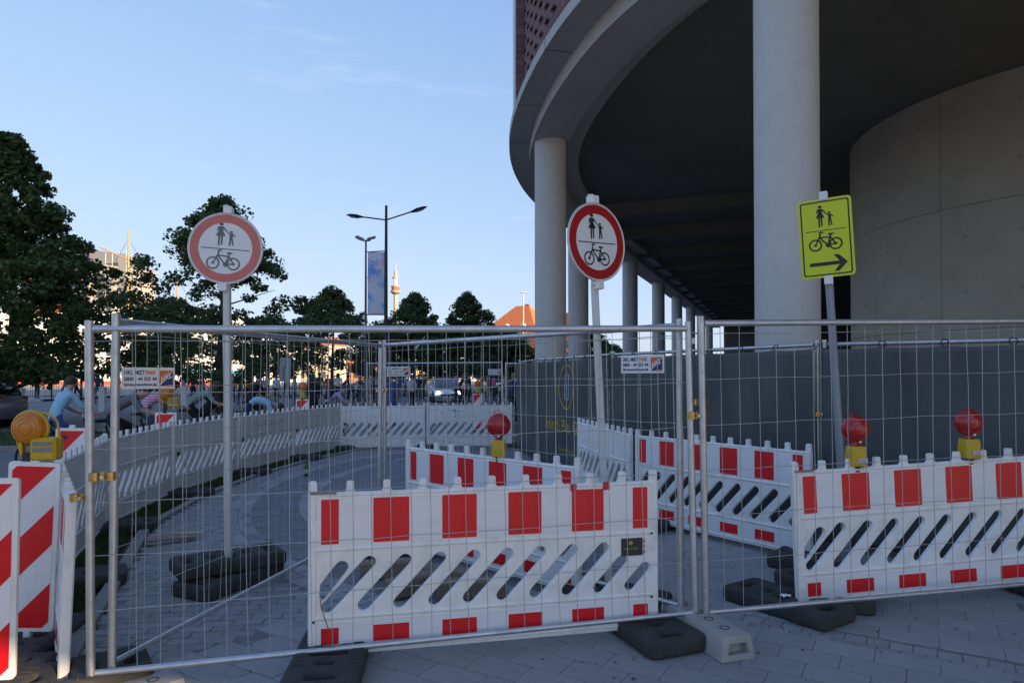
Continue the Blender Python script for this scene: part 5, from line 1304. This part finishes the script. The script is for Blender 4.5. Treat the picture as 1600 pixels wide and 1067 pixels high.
# walkers and standing people farther off along the quay
CR = [
 (58, 45, 'standing', 'grey', 'black', 'under the left tree'), (103, 46.5, 'walking', 'blue', 'denim', 'left of the pink walker'), (119, 43, 'walking', 'pink', 'black', 'by the quay railing'), (153, 40, 'standing', 'navy', 'denim', 'between the left fence posts'),
 (160, 44.5, 'standing', 'orange', 'navy', 'just behind the left fence posts'), (184, 42, 'standing', 'dark grey', 'black', 'left of the rental sign'), (246, 41, 'holding a phone', 'navy', 'black', 'right of the rental sign'), (262, 43, 'standing', 'purple', 'denim', 'beneath the tree behind the faded sign'),
 (266, 38, 'standing', 'light blue', 'navy', 'above the amber lamp'), (287, 42, 'standing', 'lilac', 'denim', 'at the white marker post'), (302, 40, 'standing', 'black', 'black', 'right of the white marker post'), (318, 42, 'walking', 'brown', 'denim', 'near the tree trunk'),
 (334, 36, 'standing', 'olive', 'blue', 'left of the faded sign pole'), (346, 40, 'walking', 'white', 'red', 'just left of the faded sign pole'), (364, 42, 'standing', 'beige', 'denim', 'right of the faded sign pole'), (376, 38, 'standing', 'dark grey', 'navy', 'two steps right of the faded sign pole'),
 (390, 35, 'cycling upright', 'yellow', 'black', 'above the bending person'), (407, 33, 'standing', 'white', 'black', 'above the person bending low'), (418, 34, 'walking', 'white', 'navy', 'left of the route board'), (432, 42, 'standing', 'light blue', 'black', 'behind the route board'),
 (460, 38, 'standing', 'light blue', 'denim', 'right of the route board'), (482, 40, 'standing', 'lilac', 'black', 'behind the distant amber lamp'), (499, 38, 'standing', 'dark grey', 'navy', 'right of the distant amber lamp'), (528, 40, 'standing', 'white', 'black', 'behind the cyclist with the rucksack'),
 (540, 38, 'cycling upright', 'black', 'navy', 'riding towards the banner pole'), (552, 39, 'cycling bent forward', 'white', 'black', 'left of the banner pole'), (563, 43, 'standing', 'black', 'denim', 'in line with the banner'), (574, 41, 'walking', 'light blue', 'beige', 'under the banner'),
 (583, 44, 'standing', 'brown', 'black', 'under the lamp pole'), (625, 43, 'standing', 'denim', 'denim', 'below the far rental sign'), (634, 45, 'walking', 'light blue', 'black', 'under the far rental sign'), (643, 31, 'standing', 'white', 'black', 'in a row left of the white car'), (654, 44, 'standing', 'navy', 'navy', 'next to the white car'),
 (661, 46, 'holding a phone', 'dark grey', 'black', 'behind the bonnet of the white car'), (712, 34, 'walking', 'lilac', 'navy', 'right beside the white car'), (722, 36, 'cycling upright', 'dark grey', 'black', 'riding past the white car'), (733, 42, 'standing', 'navy', 'black', 'behind the white car'),
 (752, 40, 'walking', 'orange', 'olive', 'at the farthest amber lamp'), (762, 42, 'standing', 'beige', 'beige', 'right of the farthest amber lamp'), (772, 44, 'standing', 'pink', 'navy', 'left of the dark jacket cyclist'), (779, 33, 'cycling bent forward', 'black', 'black', 'left of the dark tarpaulin corner'),
 (788, 43, 'standing', 'light blue', 'denim', 'behind the dark jacket cyclist'), (808, 41, 'standing', 'white', 'denim', 'at the end of the tarpaulin'), (214, 45, 'walking', 'red', 'denim', 'hidden partly by the rental sign'), (446, 45, 'walking', 'navy', 'black', 'far behind the route board'), (512, 45, 'standing', 'red', 'black', 'deep in the crowd before the banner')]
gq = random.Random(12); hs = ['brown', 'dark', 'dark', 'fair', 'brown']
seen = set()
for k, (px, Y, pose, top, bot, where) in enumerate(CR):
    x = (px-800)/FPX*Y; rz = gq.uniform(-3.1, 3.1) if 'cycling' not in pose else R(-90) + gq.uniform(-.4, .4)
    if pose == 'walking': rz = R(gq.choice([-90, 90])) + gq.uniform(-.4, .4)
    bt_ = 'trousers' if bot != 'denim' else 'jeans'; bc = bot if bot != 'denim' else 'blue'
    tc_ = top if top != 'denim' else 'denim blue'
    lab = f'person in {tc_} top and {bc} {bt_} {pose} {where}'
    lab = ' '.join(lab.split()[:16])
    z = -.024 if Y < 43.6 else .09
    if x > -14: z = -.024
    person(lab, x, Y, rz, pose, top, bot, gq.choice(hs), gq.random() < .35, gq.uniform(.93, 1.05), z=z)
    if 'cycling' in pose: bike(f'bicycle of the far cyclist in {tc_} {where}', x, Y, rz, 1.0, z)
# ================================================================ SMALL THINGS ON THE GROUND
gm = M('green_bottle_glass', (.01, .12, .02), .08); gm.node_tree.nodes['Principled BSDF'].inputs['Transmission Weight'].default_value = .5
bo = at(479, 741, 11.2); t = thing('bottle', 'green glass bottle standing on the path below the barrier row', 'bottle', (bo.x, bo.y, 0))
MB().lathe([(.03, 0), (.034, .01), (.034, .15), (.026, .18), (.013, .21), (.0125, .25), (.015, .252), (.015, .262), (.011, .263)], 20).build('glass', gm, t, True)
MB().lathe([(.0345, .05), (.0345, .12)], 20, None, False).build('paper_label', M('bottle_label', (.45, .45, .40), .7), t)
wood = M('worn_board', (.30, .17, .13), .8, var=.25, scale=12)
o = MB().cbox(-.22, .22, -.05, .05, 0, .02, .004).build('wooden_board', wood, None, False, (-3.36, 6.75, .036), (0, R(3), R(38))); tag(o, 'short reddish board lying on the kerb left of the path', 'board')
o = MB().cbox(-.16, .16, -.035, .035, 0, .018, .004).build('wooden_board', M('pale_board', (.42, .36, .25), .8, var=.2, scale=12), None, False, (-3.30, 6.98, .036), (0, 0, R(8))); tag(o, 'pale narrow board lying on the kerb beside the reddish board', 'board')
kb = M('sandstone_kerb', (.24, .19, .14), .9, var=.2, scale=6, bump=.4, bscale=40)
for k, (x, y, a, lab) in enumerate(((-.98, 5.62, 12, 'leftmost brown kerb block lying behind the centre barrier slots'), (-.52, 5.42, -24, 'second brown kerb block behind the centre barrier slots'), (-.30, 5.10, 8, 'third brown kerb block nearest to the centre barrier'), (-.72, 5.22, 40, 'brown kerb block lying in front of the leftmost two blocks'))):
    o = MB().cbox(-.26, .26, -.07, .07, 0, .14, .015).build('kerb_block', kb, None, False, (x, y, 0), (0, 0, R(a))); tag(o, lab, 'kerb block', 'loose kerb blocks')
o = MB().grid(lambda u, v: (.07*(u-.5) + .006*math.sin(v*9), .05*(v-.5), .008 + .012*abs(math.sin(u*4+v*3))), 8, 6).build('plastic_scrap', white_pl, None, False, (1.90, 4.78, .105), (0, 0, .4)); tag(o, 'crumpled white plastic scrap caught at the left foot of the right barrier', 'litter')
# fallen leaves, grit and weeds scattered on the paving
gg = np.random.default_rng(5); mb = MB()
for k in range(700):
    x, y = gg.uniform(-3.5, 4.5), gg.uniform(2.9, 11)
    a = gg.uniform(0, 6.28); s_ = gg.uniform(.004, .016); c, d = math.cos(a)*s_, math.sin(a)*s_
    mb.add([(x-c, y-d, .004), (x+d*.6, y-c*.6, .006+s_*.3), (x+c, y+d, .005), (x-d*.6, y+c*.6, .007)], [(0, 1, 2, 3)])
o = mb.build('scattered_grit', M('grit', (.10, .085, .06), .9, isl=.6)); tag(o, 'grit and dry leaf bits scattered over the paving', 'litter', kind='stuff')
